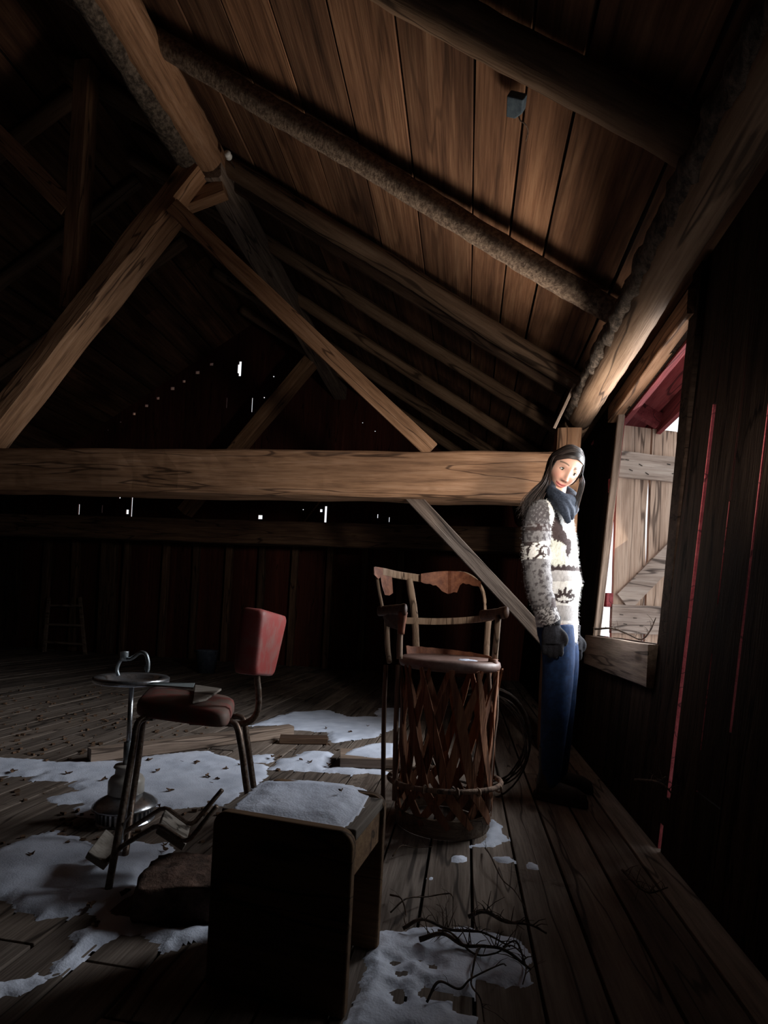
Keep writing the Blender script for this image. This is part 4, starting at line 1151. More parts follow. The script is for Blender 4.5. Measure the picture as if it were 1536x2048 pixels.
# ================================================================ LEAVES, CRUMBS, TWIGS
def make_leaf(k):
    mb = MB(); n = 9; vs = [(0, 0, .006)]
    for i in range(n):
        a = 2 * PI * i / n; r = (.010 + .006 * math.sin(3 * a + k)) * random.uniform(.7, 1.25)
        vs.append((r * math.cos(a), r * math.sin(a) * .8, .003 + random.uniform(0, .010)))
    vs2 = [(x * .95, y * .95, z - .003) for x, y, z in vs]
    m_ = len(vs)
    fs = [(0, 1 + i, 1 + (i + 1) % n) for i in range(n)] + [(m_, m_ + 1 + (i + 1) % n, m_ + 1 + i) for i in range(n)] + [(1 + i, m_ + 1 + i, m_ + 1 + (i + 1) % n, 1 + (i + 1) % n) for i in range(n)]
    mb.add(vs + vs2, fs); return mb.build('dry_leaf', M['leaf'])
protos = [make_leaf(k) for k in range(4)]
spots = [(393, 1526), (316, 1543), (452, 1538), (340, 1582), (436, 1558), (317, 1612), (329, 1690), (135, 1548), (27, 1543), (545, 1515), (620, 1525), (560, 1515), (716, 1508), (652, 1457), (640, 1468), (735, 1452), (610, 1475), (700, 1465), (63, 1709), (180, 1812), (192, 1850), (250, 1790), (135, 1685), (690, 1525), (657, 1530), (590, 1500), (480, 1530), (414, 1553), (300, 1520), (210, 1560), (500, 1505), (672, 1502), (655, 1490), (600, 1520), (365, 1645), (330, 1700)]
for i, (px, py) in enumerate(spots):
    o = protos[i] if i < 4 else protos[i % 4].copy()
    if i >= 4: COL.objects.link(o)
    p = at(px, py, Z=.012); o.location = (p.x, p.y, .010)
    s = random.uniform(.8, 1.5); o.scale = (s, s, s); o.rotation_euler = (random.uniform(-.3, .3), random.uniform(-.3, .3), random.uniform(0, 6))
    tag(o, 'small curled dry leaf bit lying on the thin floor snow', 'leaf', 'dry leaf bits on the floor snow')
o = protos[1].copy(); COL.objects.link(o); p = at(683, 1582, Z=BH + .013); o.location = (p.x, p.y, BH + .010); o.scale = (.7, .7, .8)
del o['group']; tag(o, 'single dry leaf bit on the snow cap of the box stool', 'leaf')
mb = MB()
for k in range(420):
    px, py = random.uniform(0, 420), random.uniform(1372, 1512)
    if random.random() < .35: px, py = random.uniform(0, 560), random.uniform(1500, 1700)
    p = at(px, py, Z=0); r = random.uniform(.003, .011)
    mb.box((p.x, p.y, r * .4), (r * 2, r * random.uniform(.8, 2), r), Matrix.Rotation(random.uniform(0, 3), 3, 'Z') @ Matrix.Rotation(random.uniform(-.4, .4), 3, 'X'))
tag(mb.build('floor_debris', M['leaf']), 'scattered crumbs and chaff on the dark left floor', 'debris', kind='stuff')
twigs = [([(100, 600), (250, 540), (440, 455), (620, 460), (690, 510), (700, 600), (695, 750)], .0028, 'thin arched vine on the bare boards between box stool and barrel chair'),
 ([(1010, -20), (1060, 120), (1170, 280), (1290, 430), (1400, 570)], .003, 'long straight thin twig leaning from the barrel chair foot to the right'),
 ([(850, 640), (1000, 665), (1200, 690), (1440, 760), (1600, 800)], .007, 'thick dark branch on the bare boards just above the snow'),
 ([(380, 860), (600, 885), (800, 920), (1000, 970), (1200, 1050), (1450, 1150)], .007, 'long dark branch lying across the grainy snow'),
 ([(450, 1460), (560, 1360), (760, 1340), (880, 1280), (1150, 1190), (1210, 1110)], .0034, 'wavy bare twig across the footprints in the snow'),
 ([(960, 930), (920, 1080), (880, 1220), (880, 1360), (960, 1530), (1000, 1650)], .0034, 'bent twig running down the snow toward the bottom edge'),
 ([(100, 430), (200, 540), (250, 620), (230, 700), (260, 760)], .003, 'short vine curling beside the box stool'),
 ([(560, 770), (680, 880), (900, 1000), (1100, 1040), (1250, 1000), (1400, 1030)], .0034, 'looping twig crossing the long dark branch'),
 ([(1180, 930), (1300, 960), (1380, 1060), (1400, 1200), (1370, 1290)], .003, 'curved twig at the right edge of the grainy snow'),
 ([(220, 755), (400, 745), (650, 765), (850, 820), (1000, 880), (1250, 930)], .006, 'fuzzy dark branch along the upper edge of the grainy snow'),
 ([(610, 730), (590, 640), (540, 520)], .002, 'tiny sprig standing out of the bare boards'),
 ([(650, 740), (630, 600), (665, 490)], .002, 'small sprig beside the thin arched vine'),
 ([(120, 60), (200, 20), (320, -20), (500, -30)], .003, 'reddish twig between the box stool and the barrel base')]
for pts, r, lab in twigs:
    n = len(pts)
    P = []
    for i, (x, y) in enumerate(pts):
        p = at(760 + x * .2083, 1700 + y * .2083, Z=.014 + r); p.z += (.012 * math.sin(i * 2.1) + .012 if 0 < i < n - 1 else 0)
        P.append(p)
    vine('twig', P, r, lab, fuzz=int(22 * r / .006) if r > .005 else 5)

# ================================================================ THE PERSON
pe_ = empty('person', (at(1100, 1300, Y=2.76).x, 2.78, 0))
tag(pe_, 'person in patterned wool sweater, navy scarf and jeans, standing by the hay door', 'person')
def wchild(o): return child(o, pe_)

def mesh_of(o):
    dg = bpy.context.evaluated_depsgraph_get()
    me = bpy.data.meshes.new_from_object(o.evaluated_get(dg))
    old = o.data; o.modifiers.clear(); o.data = me
    return o
def remeshed(mb, name, mat, voxel, smooth_it=4, disp=None):
    o = mb.build(name, mat)
    r = o.modifiers.new('r', 'REMESH'); r.mode = 'VOXEL'; r.voxel_size = voxel; r.use_smooth_shade = True
    if smooth_it:
        s = o.modifiers.new('s', 'SMOOTH'); s.factor = .5; s.iterations = smooth_it
    bpy.context.view_layer.update()
    mesh_of(o)
    me = o.data
    me.polygons.foreach_set('use_smooth', [True] * len(me.polygons))
    me.materials.clear(); me.materials.append(mat)
    return o
def set_colors(me, cols, name='paint'):
    a = me.attributes.new(name, 'FLOAT_COLOR', 'POINT')
    c = np.ones((len(me.vertices), 4), np.float32); c[:, :3] = cols
    a.data.foreach_set('color', c.ravel())
def coords(me):
    v = np.empty(len(me.vertices) * 3, np.float32); me.vertices.foreach_get('co', v); return v.reshape(-1, 3)

YP = 2.76
# ---- head frame: tilted toward its right shoulder, face turned to the camera
TILT = math.radians(26); TURN = math.radians(15)
Hc = at(1127.5, 939, Y=YP)
Cd = (CAM - Hc).normalized()
hr0 = CR * math.cos(TILT) - CU * math.sin(TILT)
hz = (Cd * math.cos(TURN) + hr0 * math.sin(TURN) - CU * .06).normalized()
hx_ = (hr0 - hz * hz.dot(hr0)).normalized()
hy_ = hz.cross(hx_)
HM = Matrix.Identity(4)
for i in range(3):
    HM[i][0] = hx_[i]; HM[i][1] = hy_[i]; HM[i][2] = hz[i]; HM[i][3] = Hc[i]
def g1(x, s): return np.exp(-(x / s) ** 2)
def head_shape(d):
    """unit directions (n,3) -> head-local points: x right, y up, z front"""
    x, y, z = d[:, 0], d[:, 1], d[:, 2]
    X = .0735 * np.sign(x) * np.abs(x) ** .92; Y = .112 * y; Z = np.where(z > 0, .088 * z, .098 * z)
    low = sstep(0, .105, -Y)
    X = X * (1 - .40 * low ** 1.35)                      # cheeks taper to the chin
    Z = np.where(z < 0, Z * (1 - .50 * low), Z)
    # brow flatter, forehead
    fr = np.clip(z, 0, 1)
    Z = Z - .006 * fr * sstep(.05, .11, Y)
    m = sstep(.05, .5, z)
    # fuller front plane
    Z = Z + m * .010 * (1 - (X / .075) ** 2)
    nose_y = sstep(-.047, -.036, Y) * (1 - sstep(-.030, .022, Y))
    Z = Z + m * (.0245 * g1(X, .0095) * nose_y * (1 - .25 * sstep(-.03, .02, Y)) + .007 * g1(X, .009) * g1(Y - .012, .02))
    Z = Z + m * .009 * (g1(X - .0125, .0065) + g1(X + .0125, .0065)) * g1(Y + .036, .008)
    Z = Z - m * .0085 * (g1(X - .031, .016) + g1(X + .031, .016)) * g1(Y - .004, .013)
    Z = Z + m * .0045 * (g1(X - .032, .02) + g1(X + .032, .02)) * g1(Y - .026, .009)
    Z = Z + m * .0065 * (g1(X - .040, .02) + g1(X + .040, .02)) * g1(Y + .032, .022)
    ym = -.066 + .007 * (X / .026) ** 2
    lip = g1(X, .021)
    Z = Z + m * lip * (.0055 * g1(Y - ym - .0055, .005) + .006 * g1(Y - ym + .0065, .0055) - .0035 * g1(Y - ym, .002))
    Z = Z - m * .003 * g1(Y + .083, .008) * g1(X, .02)
    Z = Z + m * .010 * g1(Y + .104, .016) * g1(X, .022)
    return np.stack([X, Y, Z], 1)
nu, nv = 168, 132
dirs = []
for j in range(nv + 1):
    th = PI * j / nv
    for i in range(nu):
        ph = 2 * PI * i / nu
        dirs.append((math.sin(th) * math.sin(ph), math.cos(th), math.sin(th) * math.cos(ph)))
dirs = np.array(dirs)
hp_ = head_shape(dirs)
hf = []
for j in range(nv):
    for i in range(nu):
        hf.append((j*nu+i, (j+1)*nu+i, (j+1)*nu+(i+1) % nu, j*nu+(i+1) % nu))
X, Yh, Z = hp_.T
skin = np.tile(np.array([.68, .40, .30]), (len(hp_), 1))
front = dirs[:, 2] > .1
def blend(mask, col): 
    global skin
    skin = skin * (1 - mask[:, None]) + np.array(col) * mask[:, None]
blend(.45 * front * (g1(X - .042, .022) + g1(X + .042, .022)) * g1(Yh + .030, .022), (.72, .28, .22))
blend(.35 * front * g1(X, .012) * g1(Yh + .035, .012), (.70, .28, .22))
ym = -.066 + .007 * (X / .026) ** 2
lipm = front * (np.abs(X) < .027) * np.clip(1.25 - np.abs(Yh - ym) / (.0105 * np.sqrt(np.clip(1 - (X / .028) ** 2, 0, 1)) + 1e-4), 0, 1)
blend(np.clip(lipm * 2, 0, 1) * .85, (.58, .16, .15))
blend(front * (np.abs(X) < .027) * g1(Yh - ym, .0016) * .9, (.14, .03, .03))
for s in (-1, 1):
    bx = X * s - .034
    arch = .029 + .006 * (1 - (bx / .024) ** 2) - .0015
    blend(front * (np.abs(bx) < .021) * g1(Yh - arch, .0032) * .95, (.06, .055, .04))
    blend(front * g1(X * s - .0105, .0035) * g1(Yh + .0435, .0028) * .9, (.16, .05, .04))
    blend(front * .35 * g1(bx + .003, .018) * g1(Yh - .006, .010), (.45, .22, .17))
head_world = [HM @ Vector(p) for p in hp_]

# ---- body under the clothes
bd = MB()
def P_(x, y, Y): return at(x, y, Y=Y)
neck0 = HM @ Vector((0, -.05, -.02))
bd.tube(spline([neck0, P_(1110, 985, 2.77), P_(1100, 1004, 2.78)], 6), [.050] * 7 + [.053] * 6, n=20)
tor = [(1010, 1072, 1122), (1040, 1066, 1132), (1090, 1064, 1136), (1140, 1070, 1136), (1190, 1074, 1138), (1240, 1080, 1138), (1275, 1086, 1138)]
vs = []; fs = []
for y, l, r in tor:
    c = P_((l + r) / 2, y, 2.78); hw = (r - l) / 2 * 2.7 / FPX
    for k in range(20):
        a = 2 * PI * k / 20; vs.append(c + R0 * hw * math.cos(a) + FWD * hw * 1.35 * math.sin(a))
for i in range(len(tor) - 1):
    for k in range(20): fs.append((i*20+k, i*20+(k+1) % 20, (i+1)*20+(k+1) % 20, (i+1)*20+k))
fs += [tuple(reversed(range(20))), tuple((len(tor)-1)*20+k for k in range(20))]
bd.add(vs, fs)
ARM_R = [P_(1080, 1028, 2.66), P_(1073, 1085, 2.61), P_(1075, 1140, 2.58), P_(1085, 1190, 2.58), P_(1102, 1242, 2.60)]
ARM_L = [P_(1118, 1030, 2.92), P_(1126, 1090, 2.97), P_(1130, 1150, 2.98), P_(1134, 1205, 2.95), P_(1144, 1262, 2.93)]
for A in (ARM_R, ARM_L): bd.tube(spline(A, 5), [.046 - .0011 * i for i in range(21)], n=14)
LEG_R = [P_(1110, 1255, 2.73), P_(1117, 1310, 2.71), P_(1111, 1415, 2.70), P_(1104, 1500, 2.71), P_(1098, 1572, 2.72)]
LEG_L = [P_(1116, 1255, 2.86), P_(1126, 1320, 2.87), P_(1122, 1420, 2.88), P_(1118, 1500, 2.90), P_(1113, 1556, 2.92)]
for A in (LEG_R, LEG_L): bd.tube(spline(A, 5), [.076 - .0020 * i for i in range(21)], n=16)
# bare hands inside the gloves: palm, four fingers, thumb
def hand(mb, wrist, direction, side, r=1.0, curl=.5):
    d = Vector(direction).normalized(); s = (Vector(side) - d * d.dot(Vector(side))).normalized(); n_ = d.cross(s)
    mb.tube([wrist - d * .03, wrist, wrist + d * .045, wrist + d * .085], [.026 * r, .030 * r, .039 * r, .034 * r], n=14, flat=.62)
    for k, (off, L_) in enumerate(((-.028, .068), (-.009, .078), (.010, .074), (.028, .058))):
        b0 = wrist + d * .075 + s * off * r
        pts = [b0, b0 + d * L_ * .45 + n_ * L_ * .12 * curl, b0 + d * L_ * .75 + n_ * L_ * .38 * curl, b0 + d * L_ * .92 + n_ * L_ * .70 * curl]
        mb.tube(spline(pts, 3), [.0105 * r] * 7 + [.009 * r, .008 * r, .006 * r], n=8)
    t0 = wrist + d * .02 - s * .03
    mb.tube(spline([t0, t0 + d * .025 - s * .022, t0 + d * .052 - s * .026 + n_ * .006, t0 + d * .072 - s * .020 + n_ * .012], 3), [.0125 * r] * 6 + [.011 * r, .010 * r, .009 * r, .007 * r], n=8)
W_R = P_(1104, 1252, 2.60); W_L = P_(1145, 1268, 2.93)
DR = (P_(1106, 1330, 2.58) - W_R); DL = (P_(1147, 1330, 2.92) - W_L)
hand(bd, W_R, DR, R0 * -1 + FWD * .3, .66); hand(bd, W_L, DL, R0 * -1, .66)
body = remeshed(bd, 'body', M['skin'], .008, 3)
bm = bmesh.new(); bm.from_mesh(body.data)
nb = len(bm.verts)
hv = [bm.verts.new(p) for p in head_world]
for f in hf:
    q = []
    for i in f:
        if hv[i] not in q: q.append(hv[i])
    if len(q) > 2:
        try: bm.faces.new(q).smooth = True
        except ValueError: pass
bmesh.ops.recalc_face_normals(bm, faces=bm.faces)
bm.to_mesh(body.data); bm.free()
body.data.polygons.foreach_set('use_smooth', [True] * len(body.data.polygons))
cols = np.tile(np.array([.64, .38, .28]), (len(body.data.vertices), 1)); cols[nb:] = skin
set_colors(body.data, cols); wchild(body)
# ears
mb = MB()
for s in (-1, 1):
    c = Vector((s * .072, -.005, -.012))
    mb.tube([HM @ (c + Vector((s * (.003 + .004 * math.sin(a)), .028 * math.cos(a), .015 * math.sin(a)))) for a in np.linspace(0, 2 * PI, 20)[:-1]], .006, n=7, closed=True)
    o = None
ear = mb
# eyes
def surf_z(x, y):
    m_ = (dirs[:, 2] > 0); q = (hp_[m_][:, 0] - x) ** 2 + (hp_[m_][:, 1] - y) ** 2
    return hp_[m_][np.argmin(q)][2]
for s in (-1, 1):
    ex, ey = s * .031, .004; ez = surf_z(ex, ey)
    n1, n2 = 36, 24; vs = []; cs = []; fs = []
    for j in range(n2 + 1):
        th = PI * j / n2
        for i in range(n1):
            ph = 2 * PI * i / n1
            p = Vector((math.sin(th) * math.cos(ph), math.sin(th) * math.sin(ph), math.cos(th)))
            almond = .0066 * (1 - .35 * abs(p.x) ** 2)
            vs.append(HM @ Vector((ex + .0132 * p.x, ey + almond * p.y + .0012 * p.x * s, ez + .0048 * p.z - .0004)))
            gx = p.x * .0132 + .001; gy2 = p.y * almond
            rr = math.hypot(gx, gy2 - .0006)
            c = (.01, .008, .008) if rr < .0030 else (.10, .085, .05) if rr < .0060 else (.66, .64, .62)
            if p.y > .72 or abs(p.x) > .93: c = (.05, .03, .025)
            elif p.y < -.80: c = (.42, .22, .18)
            cs.append(c)
    for j in range(n2):
        for i in range(n1): fs.append((j*n1+i, (j+1)*n1+i, (j+1)*n1+(i+1) % n1, j*n1+(i+1) % n1))
    mb = MB(); mb.add(vs, fs); e = mb.build('eye', M['eye'], smooth=True); set_colors(e.data, np.array(cs)); wchild(e)
    # upper lid and lashes
    mb = MB(); pts = [HM @ Vector((ex + .0140 * t, ey + .0070 * (1 - .75 * t * t) + .0012 * t * s, ez + .0050 - .0046 * t * t)) for t in np.linspace(-1, 1, 15)]
    mb.tube(pts, [.0006 + .0012 * (1 - t * t) for t in np.linspace(-1, 1, 15)], n=6); wchild(mb.build('eyelashes', M['lash'], smooth=True))

# ---- hair: scalp cap and combed strands
capm = MB(); keep = []
cv = hp_ * np.array([1.085, 1.075, 1.07])
def in_cap(p, d):
    x, y, z = p
    hair_y = .068 - .25 * max(0, abs(x) - .02)
    return (y > hair_y) or (z < .022 and y > -.07) or (abs(x) > .060 and z < .052 and y > -.055)
ok = np.array([in_cap(p, d) for p, d in zip(cv, dirs)])
idx = {}
for f in hf:
    if all(ok[i] for i in f):
        g = []
        for i in f:
            if i not in idx: idx[i] = len(capm.v); capm.v.append(tuple(HM @ Vector(cv[i]))); capm.tone.append(.05)
            g.append(idx[i])
        capm.f.append(tuple(g))
hair = capm.build('hair', M['hair'], smooth=True)
sdm = hair.modifiers.new('s', 'SOLIDIFY'); sdm.thickness = .003
wchild(hair)
def scalp(p, k=1.0):
    """push a head-local point onto the hair surface"""
    v = Vector(p); d = Vector((v.x / .0735, v.y / .112, v.z / (.088 if v.z > 0 else .098))).normalized()
    q = head_shape(np.array([[d.x, d.y, d.z]]))[0]
    return HM @ Vector((q[0] * 1.10 * k, q[1] * 1.085 * k, q[2] * 1.07 * k))
rs = random.Random(5)
def strand_mesh(name, count, maker, rad):
    mb = MB()
    for k in range(count):
        pts = maker(k)
        P = spline(pts, 5); n = len(P)
        mb.tube(P, [rad * (1 - .75 * (i / n) ** 2) for i in range(n)], n=4, tone=rs.random() ** 2.2)
    return wchild(mb.build(name, M['hair'], smooth=True))
def left_lock(k):
    z0 = rs.uniform(-.085, .058); j = rs.uniform(-1, 1)
    q = [scalp((.024 + .010 * rs.uniform(-1, 1), .105, z0)),
         scalp((-.022, .098 + .004 * j, z0 * 1.02 + .004)),
         scalp((-.060, .062 + .008 * j, z0 * .92), 1.02), scalp((-.080, .010 + .012 * j, z0 * .75 - .012), 1.06)]
    t = rs.random(); s = rs.uniform(-1, 1)
    Yd = 2.70 - .9 * z0 + .02 * s
    q += [at(1098 - 9 * t + 4 * s, 962 + 5 * s, Y=min(max(Yd, 2.62), 2.86)), at(1088 - 20 * t + 5 * s, 984 + 6 * s, Y=min(max(Yd - .02, 2.60), 2.86)),
          at(1076 - 26 * t + 6 * s, 1005 + 8 * s, Y=min(max(Yd - .03, 2.57), 2.86)), at(1066 - 30 * t * t + 12 * rs.uniform(-1, 1), 1018 + 20 * rs.uniform(-1, 1), Y=min(max(Yd - .03, 2.56), 2.86))]
    return q
def right_lock(k):
    z0 = rs.uniform(-.08, .045); j = rs.uniform(-1, 1)
    q = [scalp((.026 + .008 * rs.uniform(-1, 1), .105, z0)), scalp((.055, .082, z0)), scalp((.076, .040 + .01 * j, z0 * .85 + .004), 1.04), scalp((.080, .012 + .01 * j, z0 * .6 + .012), 1.09)]
    t = rs.random(); s = rs.uniform(-1, 1); Yd = min(max(2.68 - .8 * z0, 2.62), 2.80)
    q += [at(1168 - 7 * t + 2 * s, 966, Y=Yd), at(1161 - 9 * t + 2 * s, 996, Y=Yd), at(1152 - 8 * t + 3 * s, 1016 + 12 * s, Y=Yd)]
    return q
strand_mesh('hair_lock', 330, left_lock, .0014)
strand_mesh('hair_lock', 260, right_lock, .0012)
def fringe(k):
    j = rs.uniform(-1, 1); z0 = .060
    return [scalp((.030, .098, .050)), scalp((.010, .078 + .008 * j, .074), 1.02), scalp((-.026, .064 + .010 * j, .072), 1.03), scalp((-.056, .040 + .014 * j, .050), 1.04),
            scalp((-.078, .012 + .014 * j, .016), 1.08), at(1094 - 10 * rs.random(), 962 + 6 * j, Y=2.66), at(1082 - 18 * rs.random(), 985 + 9 * j, Y=2.64)]
strand_mesh('fringe', 130, fringe, .0012)
def wisp(k):
    j = rs.uniform(-1, 1)
    return [scalp((.034, .098, .048)), scalp((.046, .066, .070), 1.03), scalp((.030, .040 + .006 * j, .085), 1.05), scalp((.006, .027 + .006 * j, .092), 1.05)]
strand_mesh('fringe', 9, wisp, .0008)
wchild(ear.build('ears', M['skinplain'], smooth=True))

# ---- sweater
sw = MB()
tor = [(984, 1090, 1122), (992, 1082, 1128), (1004, 1068, 1132), (1020, 1058, 1138), (1045, 1054, 1144), (1090, 1056, 1150), (1140, 1058, 1155), (1163, 1060, 1160), (1182, 1064, 1156), (1210, 1068, 1153), (1250, 1074, 1152), (1272, 1078, 1153), (1284, 1082, 1151)]
def torso_rings(mb, tor, k=1.12, n=40):
    vs = []; fs = []
    for y, l, r in tor:
        c = P_((l + r) / 2, y, 2.79); hw = (r - l) / 2 * 2.72 / FPX
        kk = k if y > 1000 else .95
        for i in range(n):
            a = 2 * PI * i / n; vs.append(c + R0 * hw * math.cos(a) + FWD * hw * kk * math.sin(a))
    m_ = len(tor)
    for i in range(m_ - 1):
        for j in range(n): fs.append((i*n+j, i*n+(j+1) % n, (i+1)*n+(j+1) % n, (i+1)*n+j))
    fs += [tuple(reversed(range(n))), tuple((m_-1)*n+j for j in range(n))]
    mb.add(vs, fs)
torso_rings(sw, tor)
SLV_R = [P_(1086, 1016, 2.70), P_(1076, 1040, 2.645), P_(1072, 1090, 2.605), P_(1074, 1140, 2.585), P_(1080, 1185, 2.575), P_(1092, 1218, 2.585), P_(1102, 1243, 2.60)]
sw.tube(spline(SLV_R, 6), [.052, .058, .063, .066, .067, .068, .068, .067, .066, .066, .067, .066, .064, .064, .066, .067, .066, .063, .061, .062, .064, .064, .062, .058, .056, .057, .058, .057, .054, .051, .048, .046, .045, .046, .047, .046, .045][:37], n=26)
SLV_L = [P_(1114, 1018, 2.86), P_(1120, 1045, 2.92), P_(1126, 1090, 2.96), P_(1129, 1150, 2.975), P_(1132, 1205, 2.95), P_(1141, 1255, 2.93)]
sw.tube(spline(SLV_L, 6), [.058] * 20 + [.052] * 6 + [.045] * 5, n=22)
swo = remeshed(sw, 'sweater', M['knit'], .0048, 6)
me = swo.data; V = coords(me)
# pattern coordinates: flat garment plane (across, down), in units of 2.5 mm stitches
O = np.array(P_(1100, 1100, 2.65)); rr = np.array(R0); 
kpx = FPX / 2.56
def knit_uv(V):
    d = V - O
    across = d @ rr; down = -d[:, 2]
    u = 1100 + across * kpx; v = 1100 + down * kpx
    # garment hangs true; the two axes are squared to the knit rows
    u = u - (v - 1100) * .050; v = v + (u - 1100) * .050
    return u, v
u, v = knit_uv(V)
fwd = (V - O) @ np.array(FWD)
# which surface: sleeve or torso
SP = np.array([list(p) for p in spline(SLV_R, 8)])
ds = np.min(np.linalg.norm(V[:, None, :] - SP[None, :, :], axis=2), axis=1)
TC = np.array([[*P_((l + r) / 2, y, 2.79)] for y, l, r in tor]); 
near = fwd < .16
sleeve = (ds < .075) & (V[:, 1] < 2.66)
uq = np.round(u / 2.2) * 2.2; vq = np.round(v / 2.4) * 2.4
tri = lambda x: np.abs((x % 1) - .5) * 2
WHT, CRM, LGR, MGR, DGR, DRK = [np.array(c) for c in ((.80, .78, .75), (.58, .58, .51), (.46, .44, .44), (.20, .19, .195), (.075, .066, .07), (.045, .030, .030))]
col = np.tile(LGR, (len(V), 1))
def put(mask, c): col[mask] = c
rnd = np.array([noise.noise(Vector((a * .16, b * .16, 3.3))) for a, b in zip(uq, vq)])
rn2 = np.array([noise.noise(Vector((a * .55, b * .55, 8.3))) for a, b in zip(uq, vq)])
def inpoly(u, v, poly):
    A = np.array(poly, float); ins = np.zeros(len(u), bool); n = len(A)
    for i in range(n):
        a, b = A[i], A[(i + 1) % n]
        c = (a[1] > v) != (b[1] > v)
        with np.errstate(divide='ignore', invalid='ignore'): xi = (b[0] - a[0]) * (v - a[1]) / (b[1] - a[1]) + a[0]
        ins ^= c & (u < xi)
    return ins
# torso
put(vq < 1132, WHT)
put((vq > 1078) & (vq < 1132) & (uq < 1131), CRM)
put(inpoly(uq + 2 * rn2, vq + 3 * tri(uq / 7), [(1094, 1024), (1110, 1008), (1118, 1030), (1127, 1056), (1136, 1074), (1146, 1082), (1145, 1098), (1138, 1118), (1131, 1106), (1135, 1094), (1122, 1086), (1106, 1080), (1099, 1060)]), DRK)
put(inpoly(uq + 2 * rn2, vq, [(1126, 1018), (1138, 1034), (1134, 1046), (1126, 1036)]), DRK)
put((vq < 1012) & (rnd > -.05), DGR); put((vq < 1012) & (rnd <= -.05), LGR)
put(inpoly(uq, vq + 3 * tri(uq / 6), [(1082, 1004), (1096, 996), (1106, 1010), (1112, 1030), (1104, 1042), (1094, 1032)]), WHT)
zig = 1129 + 5.5 * tri(uq / 11)
put((vq > zig) & (vq < 1141), DRK)
put((vq >= 1141) & (vq < 1163), LGR)
put((vq >= 1163) & (vq < 1212), WHT)
for cu in (1058, 1131, 1204):
    for k in range(-2, 3):
        a = k * .62
        for sgn, L_ in ((-1, 17), (1, 10)):
            du = uq - cu; dv = vq - 1192
            lu = du * math.cos(a) + dv * sgn * math.sin(a) * 1.0; lv = (-du * math.sin(a) * -1 * sgn + dv * math.cos(a)) * 1.0
            ax = math.sin(a), -math.cos(a)
        cx, cy = cu + 16 * math.sin(a), 1196 - 13 * math.cos(a)
        dx, dy = uq - cx, vq - cy
        al = dx * math.sin(a) - dy * math.cos(a); pe2 = dx * math.cos(a) + dy * math.sin(a)
        put((np.hypot(al / 9, pe2 / 3.8) < 1), DRK)
    put((np.abs(np.hypot((uq - cu) / 22, (vq - 1190) / 14) - 1) < .11) & (vq > 1191), DRK)
put((vq >= 1212) & (vq < 1243), LGR)
put((vq >= 1243) & (((vq - 1243) % 9) < 4.6), WHT)
# sleeve
S = sleeve
put(S, MGR)
put(S & (rnd > .10) & (vq < 1086), DGR)
put(S & (vq < 1052), DGR); put(S & (vq < 1052) & (rn2 > .30), MGR)
put(S & (uq > 1092 + 2 * tri(vq / 6)) & (vq < 1072), WHT)
put(S & (vq > 1052) & (vq < 1066) & (rnd > -.2), DRK)
put(S & (vq > 1088) & (vq < 1122), WHT)
put(S & (vq > 1088) & (vq < 1122) & ((rnd > .16) | (np.abs(np.hypot((uq - 1078) / 12, (vq - 1106) / 9) - .9) < .22)), DRK)
put(S & (vq > 1122) & (rnd > .22), DGR)
put(S & (vq > 1196) & (vq < 1216) & (uq > 1088), DRK)
put(S & (vq > 1216), LGR); put(S & (vq > 1216) & (rn2 > .02), DGR)
# yarn by yarn variation: paler and darker plies along the knit columns
ply = np.array([noise.noise(Vector((a * 1.1, b * .12, 1.1))) for a, b in zip(u, v)])
col = col * (1 + .35 * np.clip(ply, -.6, .6))[:, None]
set_colors(me, np.clip(col, 0.02, .86)); wchild(swo)
# loose wool fibres standing off the knit
me.calc_loop_triangles()
Nn = np.empty(len(me.vertices) * 3, np.float32); me.vertex_normals.foreach_get('vector', Nn); Nn = Nn.reshape(-1, 3)
fz = MB(); fc = []
rw = random.Random(9); ids = [i for i in range(len(V)) if V[i][1] < 2.86]
for k in range(5200):
    i = ids[rw.randrange(len(ids))]
    p = Vector(V[i]); n_ = Vector(Nn[i])
    d = (n_ + Vector((rw.uniform(-.8, .8), rw.uniform(-.8, .8), rw.uniform(-.8, .5)))).normalized(); L_ = rw.uniform(.005, .013)
    b0 = len(fz.v)
    fz.tube([p - n_ * .001, p + d * L_ * .6 + n_ * .001, p + d * L_ + Vector((0, 0, -.002))], [.0004, .0003, .0002], n=3, caps=False)
    fc += [col[i]] * (len(fz.v) - b0)
fo = fz.build('wool_fibres', M['knit']); set_colors(fo.data, np.clip(np.array(fc), .03, .86)); fo['kind'] = 'stuff'; wchild(fo)

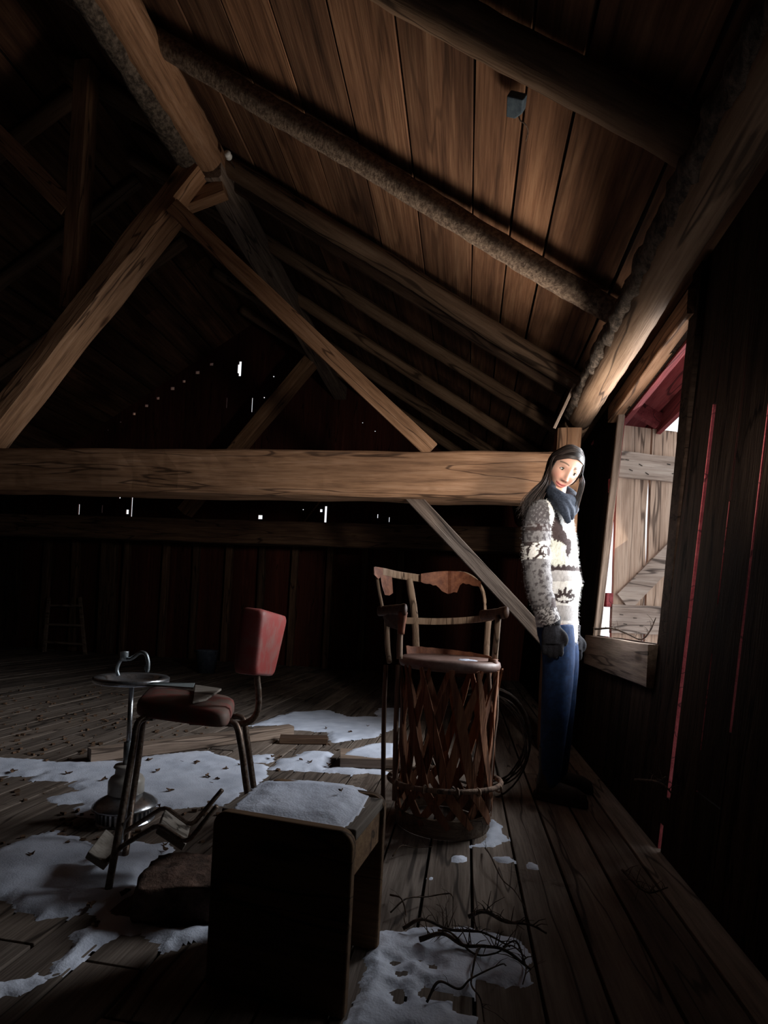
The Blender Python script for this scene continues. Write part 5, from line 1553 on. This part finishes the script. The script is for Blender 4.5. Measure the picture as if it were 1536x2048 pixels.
# ---- scarf
sf = MB()
def loopt(pts, r, closed=True):
    P = [at(x, y, Y=Y) for x, y, Y in pts]
    if closed:
        P = spline(P + [P[0]], 6)[:-1]; sf.tube(P, r, n=16, closed=True, nz=.22, seed=len(sf.v))
    else:
        P = spline(P, 6); n = len(P); sf.tube(P, [r * (1 - .45 * (i / n) ** 2) for i in range(n)], n=14, nz=.22, seed=len(sf.v))
loopt([(1096, 970, 2.75), (1103, 983, 2.665), (1117, 993, 2.62), (1134, 1000, 2.635), (1145, 1004, 2.72), (1140, 990, 2.83), (1120, 976, 2.88), (1102, 968, 2.84)], .029)
loopt([(1098, 986, 2.75), (1108, 1000, 2.66), (1122, 1012, 2.625), (1138, 1020, 2.64), (1146, 1018, 2.72), (1140, 1004, 2.84), (1118, 990, 2.88)], .027)
loopt([(1112, 992, 2.635), (1123, 1012, 2.605), (1132, 1030, 2.60), (1138, 1046, 2.615)], .024, False)
loopt([(1124, 1000, 2.62), (1136, 1014, 2.615), (1143, 1028, 2.63), (1142, 1040, 2.64)], .021, False)
sfo = remeshed(sf, 'scarf', M['navy'], .006, 3); wchild(sfo)

# ---- jeans, gloves, boots
jn = MB()
jn.tube(spline(LEG_R, 5), [.088 - .0021 * i for i in range(21)], n=20, nz=.05)
jn.tube(spline(LEG_L, 5), [.088 - .0021 * i for i in range(21)], n=20, nz=.05)
c0, c1 = P_(1112, 1235, 2.79), P_(1113, 1275, 2.79)
jn.tube([c0, (c0 + c1) / 2, c1], [.085, .095, .09], n=24)
jo = remeshed(jn, 'jeans', M['denim'], .008, 3); wchild(jo)
for wpt, d, s in ((W_R, DR, R0 * -1 + FWD * .3), (W_L, DL, R0 * -1)):
    g = MB(); hand(g, wpt, d, s, 1.28); dn = Vector(d).normalized()
    g.tube([wpt - dn * .045, wpt - dn * .005], [.042, .038], n=16)
    go = remeshed(g, 'glove', M['glove'], .0045, 2); wchild(go)
for A, ang in ((LEG_R, -.35), (LEG_L, -.15)):
    an = A[-1]; fdir = Vector((math.cos(ang), math.sin(ang), 0)); g = MB()
    b0 = Vector((an.x, an.y, 0))
    g.tube([Vector((an.x, an.y, .26)), Vector((an.x, an.y, .14)), b0 + Vector((0, 0, .07)) - fdir * .01], [.058, .052, .05], n=18)
    g.tube([b0 - fdir * .055 + Vector((0, 0, .045)), b0 + fdir * .05 + Vector((0, 0, .048)), b0 + fdir * .12 + Vector((0, 0, .040)), b0 + fdir * .17 + Vector((0, 0, .032))], [.036, .047, .044, .026], n=16)
    g.tube([b0 - fdir * .07 + Vector((0, 0, .012)), b0 + fdir * .06 + Vector((0, 0, .012)), b0 + fdir * .18 + Vector((0, 0, .012))], [.030, .04, .026], n=12, flat=1.0)
    bo = remeshed(g, 'boot', M['boot'], .006, 2)
    for vv in bo.data.vertices:
        if vv.co.z < .001: vv.co.z = .001
    wchild(bo)
